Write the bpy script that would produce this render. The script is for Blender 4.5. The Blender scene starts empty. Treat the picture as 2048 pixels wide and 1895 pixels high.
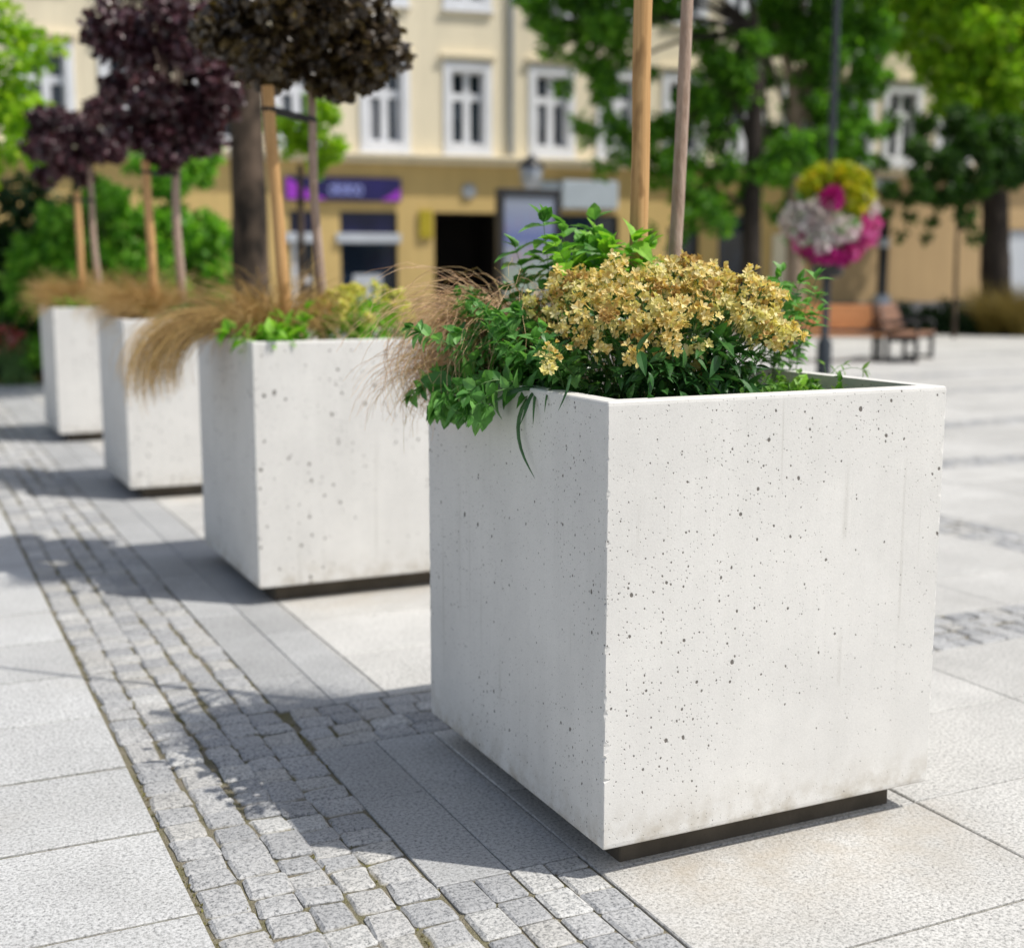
import bpy, math, random
import numpy as np
from mathutils import Vector, Matrix

random.seed(7)
RNG = np.random.default_rng(11)
SC = bpy.context.scene
COL = SC.collection
R = math.radians

# ------------------------------------------------------------------ camera numbers
FPX, PITCH, YAW, ROLL = 2600.12, 0.1524, 0.4442, 0.0004
CAM = np.array([-1.4448, -2.5338, 1.4275])
BW, BD, BH, BZ = 1.0, 1.0888, 1.0663, 0.0775          # planter body and plinth height
TOP = BZ + BH
RH = np.array([math.cos(YAW), -math.sin(YAW), 0.0])
FH = np.array([math.sin(YAW), math.cos(YAW), 0.0])
FW = np.array([math.sin(YAW) * math.cos(PITCH), math.cos(YAW) * math.cos(PITCH), -math.sin(PITCH)])
UP = np.cross(RH, FW)


def ray(px, py):
    return (px - 1024) / FPX * RH - (py - 947.5) / FPX * UP + FW


def at(px, py, d):
    """world point seen at a photograph pixel, d metres ahead of the camera"""
    v = ray(px, py)
    return CAM + v * (d / v.dot(FH))


def atY(px, py, y):
    v = ray(px, py)
    return CAM + v * ((y - CAM[1]) / v[1])


def ground(px, d):
    p = at(px, 548, d)
    p[2] = 0
    return p


# ------------------------------------------------------------------ mesh helpers
class MB:
    def __init__(self):
        self.v, self.f, self.n, self.m = [], {}, 0, {}

    def add(self, v, f, mi=0):
        v = np.asarray(v, float).reshape(-1, 3)
        f = np.asarray(f, int)
        k = f.shape[1]
        self.f.setdefault(k, []).append(f + self.n)
        self.m.setdefault(k, []).append(np.full(len(f), mi))
        self.v.append(v)
        self.n += len(v)

    def build(self, name, mats, parent=None, smooth=False, loc=None):
        V = np.concatenate(self.v) if self.v else np.zeros((0, 3))
        me = bpy.data.meshes.new(name)
        if loc is not None:
            V = V - np.asarray(loc)
        me.vertices.add(len(V))
        me.vertices.foreach_set('co', V.astype(np.float32).ravel())
        li, ls, mi, pos = [], [], [], 0
        for k in self.f:
            F = np.concatenate(self.f[k])
            li.append(F.ravel())
            ls.append(pos + np.arange(len(F)) * k)
            mi.append(np.concatenate(self.m[k]))
            pos += F.size
        li, ls, mi = np.concatenate(li), np.concatenate(ls), np.concatenate(mi)
        me.loops.add(len(li))
        me.loops.foreach_set('vertex_index', li.astype(np.int32))
        me.polygons.add(len(ls))
        me.polygons.foreach_set('loop_start', ls.astype(np.int32))
        if not isinstance(mats, (list, tuple)):
            mats = [mats]
        for m in mats:
            me.materials.append(m)
        me.polygons.foreach_set('material_index', mi.astype(np.int32))
        me.polygons.foreach_set('use_smooth', np.full(len(ls), bool(smooth)))
        me.update(calc_edges=True)
        me.validate()
        o = bpy.data.objects.new(name, me)
        COL.objects.link(o)
        if parent is not None:
            o.parent = parent
        if loc is not None:
            o.location = loc
        return o

    def box(self, x0, x1, y0, y1, z0, z1, mi=0):
        v = [(x, y, z) for z in (z0, z1) for y in (y0, y1) for x in (x0, x1)]
        f = [(0, 2, 3, 1), (4, 5, 7, 6), (0, 1, 5, 4), (1, 3, 7, 5), (3, 2, 6, 7), (2, 0, 4, 6)]
        self.add(v, f, mi)

    def bbox(self, x0, x1, y0, y1, z0, z1, c=0.01, mi=0):
        """box with chamfered vertical and top/bottom edges"""
        def ring(a, z):
            return [(x0 + a, y0, z), (x1 - a, y0, z), (x1, y0 + a, z), (x1, y1 - a, z),
                    (x1 - a, y1, z), (x0 + a, y1, z), (x0, y1 - a, z), (x0, y0 + a, z)]

        def ins(z):
            return [(x0 + 2 * c, y0 + c, z), (x1 - 2 * c, y0 + c, z), (x1 - c, y0 + 2 * c, z), (x1 - c, y1 - 2 * c, z),
                    (x1 - 2 * c, y1 - c, z), (x0 + 2 * c, y1 - c, z), (x0 + c, y1 - 2 * c, z), (x0 + c, y0 + 2 * c, z)]
        v = ins(z0) + ring(c, z0 + c) + ring(c, z1 - c) + ins(z1)
        f = [(8 * r + i, 8 * r + (i + 1) % 8, 8 * r + 8 + (i + 1) % 8, 8 * r + 8 + i) for r in range(3) for i in range(8)]
        self.add(v, f, mi)
        self.add(ins(z1), [tuple(range(8))], mi)
        self.add(ins(z0), [tuple(range(7, -1, -1))], mi)

    def tube(self, pts, rad, sides=8, cap=True, mi=0, noise=0.0):
        pts = np.asarray(pts, float)
        n = len(pts)
        rad = np.broadcast_to(np.asarray(rad, float), (n,))
        t = np.gradient(pts, axis=0)
        t /= np.linalg.norm(t, axis=1)[:, None] + 1e-9
        ref = np.array([1.0, 0, 0]) if abs(t[0][2]) > .7 else np.array([0, 0, 1.0])
        a = np.cross(t[0], ref)
        a /= np.linalg.norm(a)
        ang = np.arange(sides) * 2 * math.pi / sides
        V = np.zeros((n, sides, 3))
        for i in range(n):
            a = a - t[i] * a.dot(t[i])
            a /= np.linalg.norm(a) + 1e-9
            b = np.cross(t[i], a)
            rr = rad[i] * (1 + noise * RNG.uniform(-1, 1, sides))
            V[i] = pts[i] + (np.cos(ang) * rr)[:, None] * a + (np.sin(ang) * rr)[:, None] * b
        i, j = np.meshgrid(np.arange(n - 1), np.arange(sides), indexing='ij')
        j2 = (j + 1) % sides
        F = np.stack([i * sides + j, i * sides + j2, (i + 1) * sides + j2, (i + 1) * sides + j], -1).reshape(-1, 4)
        self.add(V.reshape(-1, 3), F, mi)
        if cap and sides > 3:
            self.add(V[-1], [tuple(range(sides))], mi)
            self.add(V[0][::-1], [tuple(range(sides))], mi)

    def lathe(self, prof, c=(0, 0, 0), seg=16, mi=0):
        prof = np.asarray(prof, float)
        n = len(prof)
        ang = np.arange(seg) * 2 * math.pi / seg
        V = np.stack([np.outer(prof[:, 0], np.cos(ang)), np.outer(prof[:, 0], np.sin(ang)),
                      np.repeat(prof[:, 1][:, None], seg, 1)], -1) + np.asarray(c)
        i, j = np.meshgrid(np.arange(n - 1), np.arange(seg), indexing='ij')
        j2 = (j + 1) % seg
        F = np.stack([i * seg + j, i * seg + j2, (i + 1) * seg + j2, (i + 1) * seg + j], -1).reshape(-1, 4)
        self.add(V.reshape(-1, 3), F, mi)

    def scatter(self, tm, P, D, U, S, mi=0):
        tv, tf = tm
        P, D, U = (np.asarray(a, float).reshape(-1, 3) for a in (P, D, U))
        S = np.broadcast_to(np.asarray(S, float), (len(P),))
        y = D / (np.linalg.norm(D, axis=1)[:, None] + 1e-9)
        x = np.cross(y, U)
        x /= np.linalg.norm(x, axis=1)[:, None] + 1e-9
        z = np.cross(x, y)
        V = P[:, None] + S[:, None, None] * (tv[None, :, 0, None] * x[:, None] + tv[None, :, 1, None] * y[:, None] + tv[None, :, 2, None] * z[:, None])
        N, k = len(P), len(tv)
        F = (tf[None] + (np.arange(N) * k)[:, None, None]).reshape(-1, tf.shape[1])
        self.add(V.reshape(-1, 3), F, mi)


def leaf_t(n=5, w=.5, fold=.12, droop=.25, serr=0.0, belly=.38, tipp=1.0):
    """leaf of unit length along +y: three vertices per station"""
    V = []
    for i in range(n + 1):
        t = i / n
        ww = w * .5 * (math.sin(math.pi * t ** belly_pow(belly)) ** tipp)
        if serr and i % 2 and 0 < i < n:
            ww *= 1 + serr
        z = -droop * t * t
        V += [(-ww, t, z + fold * ww * 2 - (ww * .12)), (0, t, z), (ww, t, z + fold * ww * 2 - (ww * .12))]
    F = []
    for i in range(n):
        a = 3 * i
        F += [(a, a + 1, a + 4, a + 3), (a + 1, a + 2, a + 5, a + 4)]
    return np.array(V, float), np.array(F)


def belly_pow(b):
    return math.log(.5) / math.log(b)


KITE = (np.array([(0, 0, 0), (.34, .45, .10), (0, 1, -.12), (-.34, .45, .10)], float), np.array([(0, 1, 2), (0, 2, 3)]))
PALM = (np.array([(0, 0, 0), (.28, .12, .03), (.55, .35, -.02), (.36, .52, .05), (.34, .84, -.06), (0, 1.0, -.14), (-.34, .84, -.06), (-.36, .52, .05), (-.55, .35, -.02), (-.28, .12, .03), (0, .45, .06)], float),
        np.array([(10, i, (i + 1) % 10) for i in range(10)]))


def rdir(n):
    v = RNG.normal(size=(n, 3))
    return v / np.linalg.norm(v, axis=1)[:, None]


# ------------------------------------------------------------------ object helpers
def tag(o, label=None, cat=None, group=None, kind=None):
    if label: o['label'] = label
    if cat: o['category'] = cat
    if group: o['group'] = group
    if kind: o['kind'] = kind
    return o


def empty(name, loc, rz=0.0):
    o = bpy.data.objects.new(name, None)
    COL.objects.link(o)
    o.location = loc
    o.rotation_euler = (0, 0, rz)
    o.empty_display_size = .2
    bpy.context.view_layer.update()
    return o


def part(mb, name, mats, root, smooth=False):
    """build in world coordinates, then hang under root (an unrotated Empty)"""
    o = mb.build(name, mats, None, smooth)
    o.parent = root
    o.matrix_parent_inverse = Matrix.Translation(-Vector(root.location))
    return o


# ------------------------------------------------------------------ material helpers
class NT:
    def __init__(self, name):
        self.mat = bpy.data.materials.new(name)
        self.mat.use_nodes = True
        self.t = self.mat.node_tree
        self.t.nodes.clear()
        self.out = self.t.nodes.new('ShaderNodeOutputMaterial')

    def n(self, kind, **kw):
        nd = self.t.nodes.new('ShaderNode' + kind)
        for k, v in kw.items():
            if k.startswith('i_'):
                key = k[2:]
                nd.inputs[int(key) if key.isdigit() else key.replace('_', ' ')].default_value = v
            else:
                setattr(nd, k, v)
        return nd

    def l(self, a, b):
        self.t.links.new(a, b)

    def val(self, s, sock):
        if hasattr(s, 'is_output'):
            self.l(s, sock)
        else:
            sock.default_value = s

    def math(self, op, a, b=0.0, c=0.0, clamp=False):
        m = self.n('Math', operation=op, use_clamp=clamp)
        self.val(a, m.inputs[0]); self.val(b, m.inputs[1]); self.val(c, m.inputs[2])
        return m.outputs[0]

    def mix(self, f, a, b, blend='MIX'):
        m = self.n('Mix', data_type='RGBA', blend_type=blend)
        self.val(f, m.inputs[0])
        for s, i in ((a, 6), (b, 7)):
            if isinstance(s, tuple): s = (*s, 1)[:4]
            self.val(s, m.inputs[i])
        return m.outputs[2]

    def noise(self, co, scale, detail=3, rough=.5, out=0):
        m = self.n('TexNoise')
        m.inputs['Scale'].default_value = scale; m.inputs['Detail'].default_value = detail; m.inputs['Roughness'].default_value = rough
        if co is not None: self.l(co, m.inputs['Vector'])
        return m.outputs[out]

    def ramp(self, f, *stops):
        m = self.n('ValToRGB')
        cr = m.color_ramp
        while len(cr.elements) < len(stops): cr.elements.new(.5)
        for e, (p, c) in zip(cr.elements, stops):
            e.position = p
            e.color = (c, c, c, 1) if isinstance(c, (int, float)) else (*c, 1)
        self.val(f, m.inputs[0])
        return m.outputs[0]

    def co(self, which='Object'):
        return self.n('TexCoord').outputs[which]

    def mapping(self, co, scale=(1, 1, 1), loc=(0, 0, 0)):
        m = self.n('Mapping')
        m.inputs['Scale'].default_value = scale; m.inputs['Location'].default_value = loc
        self.l(co, m.inputs[0])
        return m.outputs[0]

    def isl(self):
        return self.n('NewGeometry').outputs['Random Per Island']

    def bsdf(self, col, rough=.6, spec=.5, metal=0.0, bump=None, bs=.3, bd=.01, trans=0.0, tcol=None):
        p = self.n('BsdfPrincipled')
        self.val((*col, 1) if isinstance(col, tuple) else col, p.inputs['Base Color'])
        self.val(rough, p.inputs['Roughness'])
        p.inputs['Specular IOR Level'].default_value = spec
        p.inputs['Metallic'].default_value = metal
        if bump is not None:
            b = self.n('Bump')
            b.inputs['Strength'].default_value = bs; b.inputs['Distance'].default_value = bd
            self.l(bump, b.inputs['Height'])
            self.l(b.outputs[0], p.inputs['Normal'])
        sh = p.outputs[0]
        if trans:
            t = self.n('BsdfTranslucent')
            self.val(tcol if tcol is not None else ((*col, 1) if isinstance(col, tuple) else col), t.inputs[0])
            ms = self.n('MixShader')
            ms.inputs[0].default_value = trans
            self.l(sh, ms.inputs[1]); self.l(t.outputs[0], ms.inputs[2])
            sh = ms.outputs[0]
        self.l(sh, self.out.inputs[0])
        return self.mat


def m_plain(name, col, rough=.6, var=.12, scale=6, spec=.5, metal=0.0, bump=.1, bscale=80):
    t = NT(name)
    co = t.co()
    f = t.ramp(t.noise(co, scale, 4), (.3, 1 - var), (.7, 1 + var))
    c = t.mix(1.0, col, f, 'MULTIPLY')
    return t.bsdf(c, rough, spec, metal, t.noise(co, bscale, 3) if bump else None, bump, .004)


def m_leaf(name, *cols, rough=.5, trans=.3, spec=.4, tboost=1.6):
    t = NT(name)
    st = [(i / max(1, len(cols) - 1), c) for i, c in enumerate(cols)]
    c = t.ramp(t.isl(), *st)
    nz = t.ramp(t.noise(t.co(), 55, 2), (.3, .8), (.7, 1.15))
    c = t.mix(1.0, c, nz, 'MULTIPLY')
    tc = t.mix(1.0, c, (tboost, tboost * 1.05, tboost * .55), 'MULTIPLY')
    return t.bsdf(c, rough, spec, 0, None, trans=trans, tcol=tc)


def m_concrete(big=1.0, name='pitted white concrete'):
    t = NT(name)
    ob = t.n('ObjectInfo')
    co = t.n('VectorMath', operation='ADD')
    sc = t.n('VectorMath', operation='SCALE')
    off = t.n('CombineXYZ')
    t.l(ob.outputs['Random'], off.inputs[0]); t.l(ob.outputs['Random'], off.inputs[1])
    t.l(off.outputs[0], sc.inputs[0]); sc.inputs['Scale'].default_value = 37.0
    t.l(t.co(), co.inputs[0]); t.l(sc.outputs[0], co.inputs[1])
    co = co.outputs[0]
    wob = t.n('VectorMath', operation='MULTIPLY_ADD')
    t.l(t.noise(co, 60, 2, out=1), wob.inputs[0]); wob.inputs[1].default_value = (.004, .004, .008); t.l(co, wob.inputs[2])
    wco = wob.outputs[0]
    pores, holes = None, None
    dens = t.ramp(t.noise(co, 2.6, 2), (.35, .72), (.65, 1.0))

    s3 = t.n('SeparateXYZ')
    t.l(wco, s3.inputs[0])
    uv = t.n('CombineXYZ')
    t.l(t.math('ADD', s3.outputs[0], s3.outputs[1]), uv.inputs[0])
    t.l(t.math('MULTIPLY', s3.outputs[2], .8), uv.inputs[1])
    nrm = t.n('SeparateXYZ')
    t.l(t.n('NewGeometry').outputs['True Normal'], nrm.inputs[0])
    upright = t.math('LESS_THAN', t.math('ABSOLUTE', nrm.outputs[2]), .5)

    def layer(scale, rmax, keep, power, strength):
        nonlocal pores
        v = t.n('TexVoronoi', voronoi_dimensions='2D')
        v.inputs['Scale'].default_value = scale
        t.l(uv.outputs[0], v.inputs['Vector'])
        sp = t.n('SeparateColor')
        t.l(v.outputs['Color'], sp.inputs[0])
        # radius of this pore: a few cells only, mostly small ones
        k = t.math('MULTIPLY', t.math('SUBTRACT', t.math('MULTIPLY', sp.outputs[0], dens), 1 - keep), 1 / keep, clamp=True)
        r = t.math('MULTIPLY', t.math('POWER', k, power), rmax * scale)
        m = t.math('MULTIPLY', t.math('DIVIDE', t.math('SUBTRACT', r, v.outputs['Distance']), .0013 * scale, clamp=True), strength)
        pores = m if pores is None else t.math('MAXIMUM', pores, m)
    layer(11 if big == 1 else 14, .0078 * big, .75, 2.2, 1.0)
    layer(20, .0054 * big, .75, 1.6, 1.0)
    layer(43, .0036, .66, 1.4, .95)
    layer(95, .0024, .70, 1.0, .6)
    pores = t.math('MULTIPLY', pores, upright)
    base = t.mix(t.ramp(t.noise(co, 3.5, 5, .6), (.3, 0.0), (.7, 1.0)), (.68, .665, .635), (.775, .757, .72))
    streak = t.noise(t.mapping(co, (14, 14, .9)), 1.0, 4, .6)
    base = t.mix(t.ramp(streak, (.35, .0), (.75, .14)), base, (.47, .455, .42))
    drip = t.math('MULTIPLY', t.ramp(t.noise(t.mapping(co, (42, 42, .7)), 1.0, 3, .6), (.60, 0.0), (.72, .5)), t.ramp(t.noise(co, 3.1, 3), (.48, 0.0), (.62, 1.0)))
    base = t.mix(drip, base, (.42, .40, .35))
    fine = t.ramp(t.noise(co, 420, 2), (.3, .93), (.7, 1.05))
    base = t.mix(1.0, base, fine, 'MULTIPLY')
    # dirt rising from the bottom edge and running under the rim
    sz = t.n('SeparateXYZ')
    t.l(t.co(), sz.inputs[0])
    nz = t.noise(co, 16, 5, .65)
    low = t.math('SUBTRACT', 1.0, t.math('DIVIDE', t.math('SUBTRACT', sz.outputs[2], BZ), .16), clamp=True)
    low = t.math('MULTIPLY', t.math('MULTIPLY', low, low), t.ramp(nz, (.42, 0.0), (.68, .8)))
    base = t.mix(low, base, (.40, .35, .27))
    col = t.mix(t.math('MULTIPLY', pores, .9), base, (.115, .10, .085))  # shade inside the pits is painted in as dark colour
    h = t.math('SUBTRACT', t.math('MULTIPLY', t.noise(co, 160, 3), .12), pores)
    return t.bsdf(col, .72, .3, 0, h, .55, .004)


def granite(t, co, light, dark, speck, isl=True, grain=230):
    a = t.noise(co, grain, 3, .7)
    b = t.noise(co, grain * 2.4, 2, .6)
    g = t.math('ADD', t.math('MULTIPLY', a, .65), t.math('MULTIPLY', b, .35))
    c = t.ramp(g, (.36, speck), (.45, dark), (.52, light), (.62, tuple(min(1, x * 1.14) for x in light)))
    c = t.mix(1.0, c, t.ramp(t.noise(co, 2.2, 5, .65), (.3, .86), (.7, 1.08)), 'MULTIPLY')
    if isl:
        c = t.mix(1.0, c, t.ramp(t.isl(), (0, .90), (1, 1.07)), 'MULTIPLY')
    return c, g


def m_slabs():
    t = NT('flamed granite slabs')
    co = t.co()
    sx = t.n('SeparateXYZ')
    t.l(co, sx.inputs[0])
    right = t.math('GREATER_THAN', sx.outputs[0], 0.0)
    cool, g = granite(t, co, (.575, .578, .575), (.42, .423, .42), (.21, .213, .213), True, 105)
    warm = t.mix(1.0, cool, (1.02, 1.0, .965), 'MULTIPLY')
    c = t.mix(right, cool, warm)
    # band beside the setts: coarser and greyer stone
    band = t.math('MULTIPLY', t.math('GREATER_THAN', sx.outputs[0], -.37), t.math('LESS_THAN', sx.outputs[0], .02))
    c = t.mix(t.math('MULTIPLY', band, .8), c, t.mix(1.0, c, (.72, .725, .735), 'MULTIPLY'))
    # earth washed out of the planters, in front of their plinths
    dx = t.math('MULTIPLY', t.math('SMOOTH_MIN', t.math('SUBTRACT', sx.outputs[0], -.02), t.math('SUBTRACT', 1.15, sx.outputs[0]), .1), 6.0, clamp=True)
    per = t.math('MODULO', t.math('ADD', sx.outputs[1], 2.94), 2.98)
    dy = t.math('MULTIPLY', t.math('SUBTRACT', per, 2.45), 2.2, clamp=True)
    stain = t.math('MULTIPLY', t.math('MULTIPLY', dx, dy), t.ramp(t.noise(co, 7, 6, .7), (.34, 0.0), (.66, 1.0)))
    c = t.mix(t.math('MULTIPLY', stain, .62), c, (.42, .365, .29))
    sp = t.ramp(t.noise(co, 1.7, 6, .7), (.58, 0.0), (.74, .35))
    c = t.mix(sp, c, (.42, .40, .36))
    scuff = t.ramp(t.noise(t.mapping(co, (1, 1, 1), (3, 7, 0)), .55, 7, .72), (.50, 0.0), (.70, .30))
    c = t.mix(scuff, c, (.33, .325, .31))
    vg = t.n('TexVoronoi')
    vg.inputs['Scale'].default_value = 2.3
    t.l(co, vg.inputs['Vector'])
    sg = t.n('SeparateColor')
    t.l(vg.outputs['Color'], sg.inputs[0])
    gum = t.math('MULTIPLY', t.math('LESS_THAN', vg.outputs['Distance'], .045), t.math('GREATER_THAN', sg.outputs[0], .55))
    c = t.mix(t.math('MULTIPLY', gum, .4), c, (.24, .235, .22))
    return t.bsdf(c, .8, .3, 0, g, .55, .006)


def m_setts():
    t = NT('split granite setts')
    co = t.co()
    c, g = granite(t, co, (.49, .49, .488), (.34, .343, .345), (.15, .153, .157), True, 100)
    c = t.mix(1.0, c, t.ramp(t.isl(), (0, (.84, .85, .87)), (.5, (1.0, 1.0, 1.0)), (.8, (.94, .92, .88)), (1, (1.10, 1.10, 1.08))), 'MULTIPLY')
    geo = t.n('NewGeometry')
    sz = t.n('SeparateXYZ')
    t.l(co, sz.inputs[0])
    low = t.math('MULTIPLY', t.math('SUBTRACT', -.0022, sz.outputs[2]), 150, clamp=True)
    low = t.math('MULTIPLY', low, t.ramp(t.noise(co, 18, 4, .6), (.3, .15), (.7, 1.0)))
    c = t.mix(low, c, (.20, .17, .09))
    h = t.math('ADD', t.math('MULTIPLY', g, .5), t.noise(co, 45, 4, .6))
    return t.bsdf(c, .8, .3, 0, h, .65, .008)


def m_joint():
    t = NT('sand and moss in the joints')
    co = t.co()
    c = t.mix(t.ramp(t.noise(co, 9, 5, .65), (.4, 0.0), (.62, 1.0)), (.26, .232, .18), (.19, .178, .10))
    c = t.mix(1.0, c, t.ramp(t.noise(co, 300, 2), (.3, .6), (.7, 1.3)), 'MULTIPLY')
    return t.bsdf(c, .95, .1, 0, t.noise(co, 220, 3), .8, .01)


def m_soil():
    t = NT('dark potting soil')
    co = t.co()
    c = t.mix(t.noise(co, 70, 4, .7), (.012, .009, .007), (.05, .035, .024))
    return t.bsdf(c, .95, .1, 0, t.noise(co, 90, 4, .7), 1.0, .03)


def m_stucco(name, col, dirt=.12):
    t = NT(name)
    co = t.co()
    c = t.mix(t.ramp(t.noise(co, .8, 6, .6), (.35, 0.0), (.7, dirt)), col, tuple(x * .55 for x in col))
    c = t.mix(1.0, c, t.ramp(t.noise(t.mapping(co, (3, 3, .25)), 1.5, 4), (.3, .93), (.7, 1.05)), 'MULTIPLY')
    return t.bsdf(c, .9, .2, 0, t.noise(co, 60, 4), .3, .01)


def m_bark(name, a, b, sx=30.0, sz=5.0):
    t = NT(name)
    co = t.mapping(t.co(), (sx, sx, sz))
    n = t.noise(co, 1.0, 6, .65)
    c = t.mix(t.ramp(n, (.35, 0.0), (.65, 1.0)), a, b)
    return t.bsdf(c, .85, .2, 0, n, .7, .02)


def m_wood(name, a, b, g=(60, 60, 1.2)):
    t = NT(name)
    co = t.mapping(t.co(), g)
    n = t.noise(co, 1.0, 6, .7)
    c = t.mix(t.ramp(n, (.32, 0.0), (.62, 1.0)), tuple(x * .8 for x in a), b)
    kn = t.ramp(t.noise(t.mapping(t.co(), (1, 1, .45)), 16, 2), (.60, 0.0), (.70, .7))
    c = t.mix(kn, c, tuple(x * .5 for x in a))
    return t.bsdf(c, .65, .3, 0, n, .25, .004)


def m_glass(name, col=(.018, .024, .034)):
    t = NT(name)
    co = t.co()
    c = t.mix(t.ramp(t.noise(co, 1.1, 3), (.4, 0.0), (.7, 1.0)), col, tuple(x * 2.6 for x in col))
    return t.bsdf(c, .06, .6)


def m_poster():
    t = NT('faded advertising poster')
    co = t.co('Generated')
    s = t.n('SeparateXYZ')
    t.l(co, s.inputs[0])
    c = t.ramp(s.outputs[2], (0, (.22, .25, .24)), (.45, (.24, .30, .25)), (.62, (.24, .27, .33)), (.70, (.10, .13, .30)), (.78, (.17, .20, .33)), (1, (.25, .28, .33)))
    blot = t.ramp(t.noise(co, 4.5, 3), (.55, 0.0), (.7, .6))
    c = t.mix(blot, c, (.30, .13, .19))
    return t.bsdf(c, .25, .5)


M = {}
M['concrete'] = m_concrete()
M['concrete_coarse'] = m_concrete(1.55, 'coarsely pitted concrete')
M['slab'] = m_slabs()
M['sett'] = m_setts()
M['joint'] = m_joint()
M['soil'] = m_soil()
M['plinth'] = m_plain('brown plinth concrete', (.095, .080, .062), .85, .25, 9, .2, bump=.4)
M['wall'] = m_stucco('cream stucco', (.87, .775, .585), .14)
M['wall_low'] = m_stucco('ochre stucco', (.64, .46, .19))
M['wall_side'] = m_stucco('peach stucco', (.50, .35, .19))  # peach kept darker, with the tree shade put into the colour
M['base_stone'] = m_stucco('grey base stone', (.16, .16, .17))
M['white_paint'] = m_plain('white window paint', (.78, .79, .83), .45, .06, 2)
M['grey_paint'] = m_plain('pale grey fascia', (.50, .53, .58), .5, .06, 2)
M['glass'] = m_glass('dark window glass')
M['glass_blue'] = m_glass('bluish shop glass', (.012, .02, .036))
M['dark_in'] = m_plain('dark passage', (.012, .010, .009), .9, .3, 2)
M['curtain'] = m_plain('pale curtain', (.42, .43, .46), .9, .1, 3)
M['roof'] = m_plain('roof tiles', (.20, .09, .06), .8, .2, 5)
M['navy'] = m_plain('navy sign panel', (.012, .008, .09), .35, .2, 2, bump=0)
M['navy_dark'] = m_plain('navy transom panel', (.010, .010, .055), .3, .5, 2, bump=0)
M['violet'] = m_plain('violet sign swoosh', (.33, .035, .52), .4, .1, 2, bump=0)
M['letter'] = m_plain('pale blue lettering', (.30, .34, .72), .5, .05, 2, bump=0)
M['sign_white'] = m_plain('greyed white sign', (.46, .52, .58), .5, .06, 3, bump=0)
M['yellow'] = m_plain('yellow plate', (.42, .33, .01), .5, .08, 3, bump=0)
M['black_metal'] = m_plain('black painted metal', (.012, .012, .014), .42, .2, 8)
M['grey_metal'] = m_plain('grey painted metal', (.025, .032, .04), .45, .15, 8)
M['zinc'] = m_plain('galvanised steel', (.38, .40, .43), .4, .1, 10, .5, .6)
M['poster'] = m_poster()
M['bench_wood'] = m_wood('orange bench wood', (.52, .205, .07), (.62, .28, .11), (1.5, 40, 40))
M['bench_dark'] = m_wood('brown bench wood', (.20, .10, .06), (.30, .16, .10), (1.5, 40, 40))
M['stake'] = m_wood('new pine stake', (.50, .265, .095), (.64, .385, .17))
M['bark_young'] = m_bark('young tree bark', (.36, .25, .19), (.50, .38, .31), 60, 12)
M['bark_shaded'] = m_bark('rough bark darkened for shade', (.012, .010, .008), (.125, .09, .065), 6, 2.2)  # colour darkened to stand for the crown's shade on the old trunk
M['bark_black'] = m_bark('nearly black bark', (.018, .014, .012), (.05, .04, .032), 10, 3)  # dark tone of the straight and forked trunks
M['bark_pale'] = m_bark('pale bark', (.20, .15, .11), (.34, .26, .19), 9, 3)
M['strap'] = m_plain('black tie strap', (.015, .015, .018), .6, .1)
M['sedge'] = m_leaf('bronze sedge blades', (.44, .25, .14), (.68, .45, .27), (.80, .58, .37), (.50, .38, .12), rough=.5, trans=.18)
M['sedge_gold'] = m_leaf('golden sedge blades', (.36, .23, .08), (.60, .40, .16), (.70, .50, .24), (.46, .34, .10), rough=.5, trans=.2)
M['mint'] = m_leaf('blue green balm leaves', (.055, .175, .035), (.115, .30, .065), (.20, .43, .12), rough=.42, trans=.32)
M['lime'] = m_leaf('lime herb leaves', (.13, .34, .02), (.22, .48, .03), (.30, .56, .07), rough=.45, trans=.35)
M['herb'] = m_leaf('mid green herb leaves', (.06, .20, .03), (.12, .32, .05), (.20, .42, .10), rough=.45, trans=.3)
M['dark_leaf'] = m_leaf('dark lance leaves', (.016, .070, .014), (.035, .12, .026), (.07, .19, .045), rough=.35, trans=.2)
M['weed'] = m_leaf('small weed leaves', (.07, .20, .025), (.13, .30, .04), (.20, .30, .09), rough=.5, trans=.3)
M['blade'] = m_leaf('long grass blades', (.035, .10, .035), (.07, .16, .06), rough=.4, trans=.2)
M['stem'] = m_plain('green stems', (.10, .20, .05), .6, .2, 20)
M['petal'] = m_leaf('faded golden petals', (.62, .41, .12), (.82, .63, .23), (.87, .71, .32), (.90, .79, .46), (.78, .68, .22), (.68, .46, .16), rough=.6, trans=.32, tboost=1.1)
M['petal_old'] = m_leaf('browned petals', (.46, .27, .08), (.62, .41, .15), (.72, .52, .22), rough=.7, trans=.2, tboost=1.1)
M['petal_new'] = m_leaf('greenish yellow petals', (.70, .62, .20), (.84, .75, .34), (.88, .80, .46), rough=.6, trans=.32, tboost=1.1)
M['petal_blur'] = m_leaf('yellow green flower heads', (.42, .50, .07), (.70, .68, .16), (.74, .58, .18), rough=.6, trans=.25)
M['purple'] = m_leaf('purple maple leaves', (.028, .010, .014), (.060, .020, .030), (.13, .05, .065), rough=.36, trans=.2, spec=.7, tboost=1.5)
M['bronze'] = m_leaf('bronze maple leaves', (.026, .016, .010), (.055, .036, .018), (.13, .09, .032), rough=.36, trans=.2, spec=.7, tboost=1.5)
M['tree_mid'] = m_leaf('mid green tree leaves', (.032, .11, .012), (.085, .23, .018), (.19, .42, .03), rough=.5, trans=.48)
M['tree_dark'] = m_leaf('dark green tree leaves', (.010, .034, .010), (.020, .062, .016), (.040, .10, .022), rough=.5, trans=.25)
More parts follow.
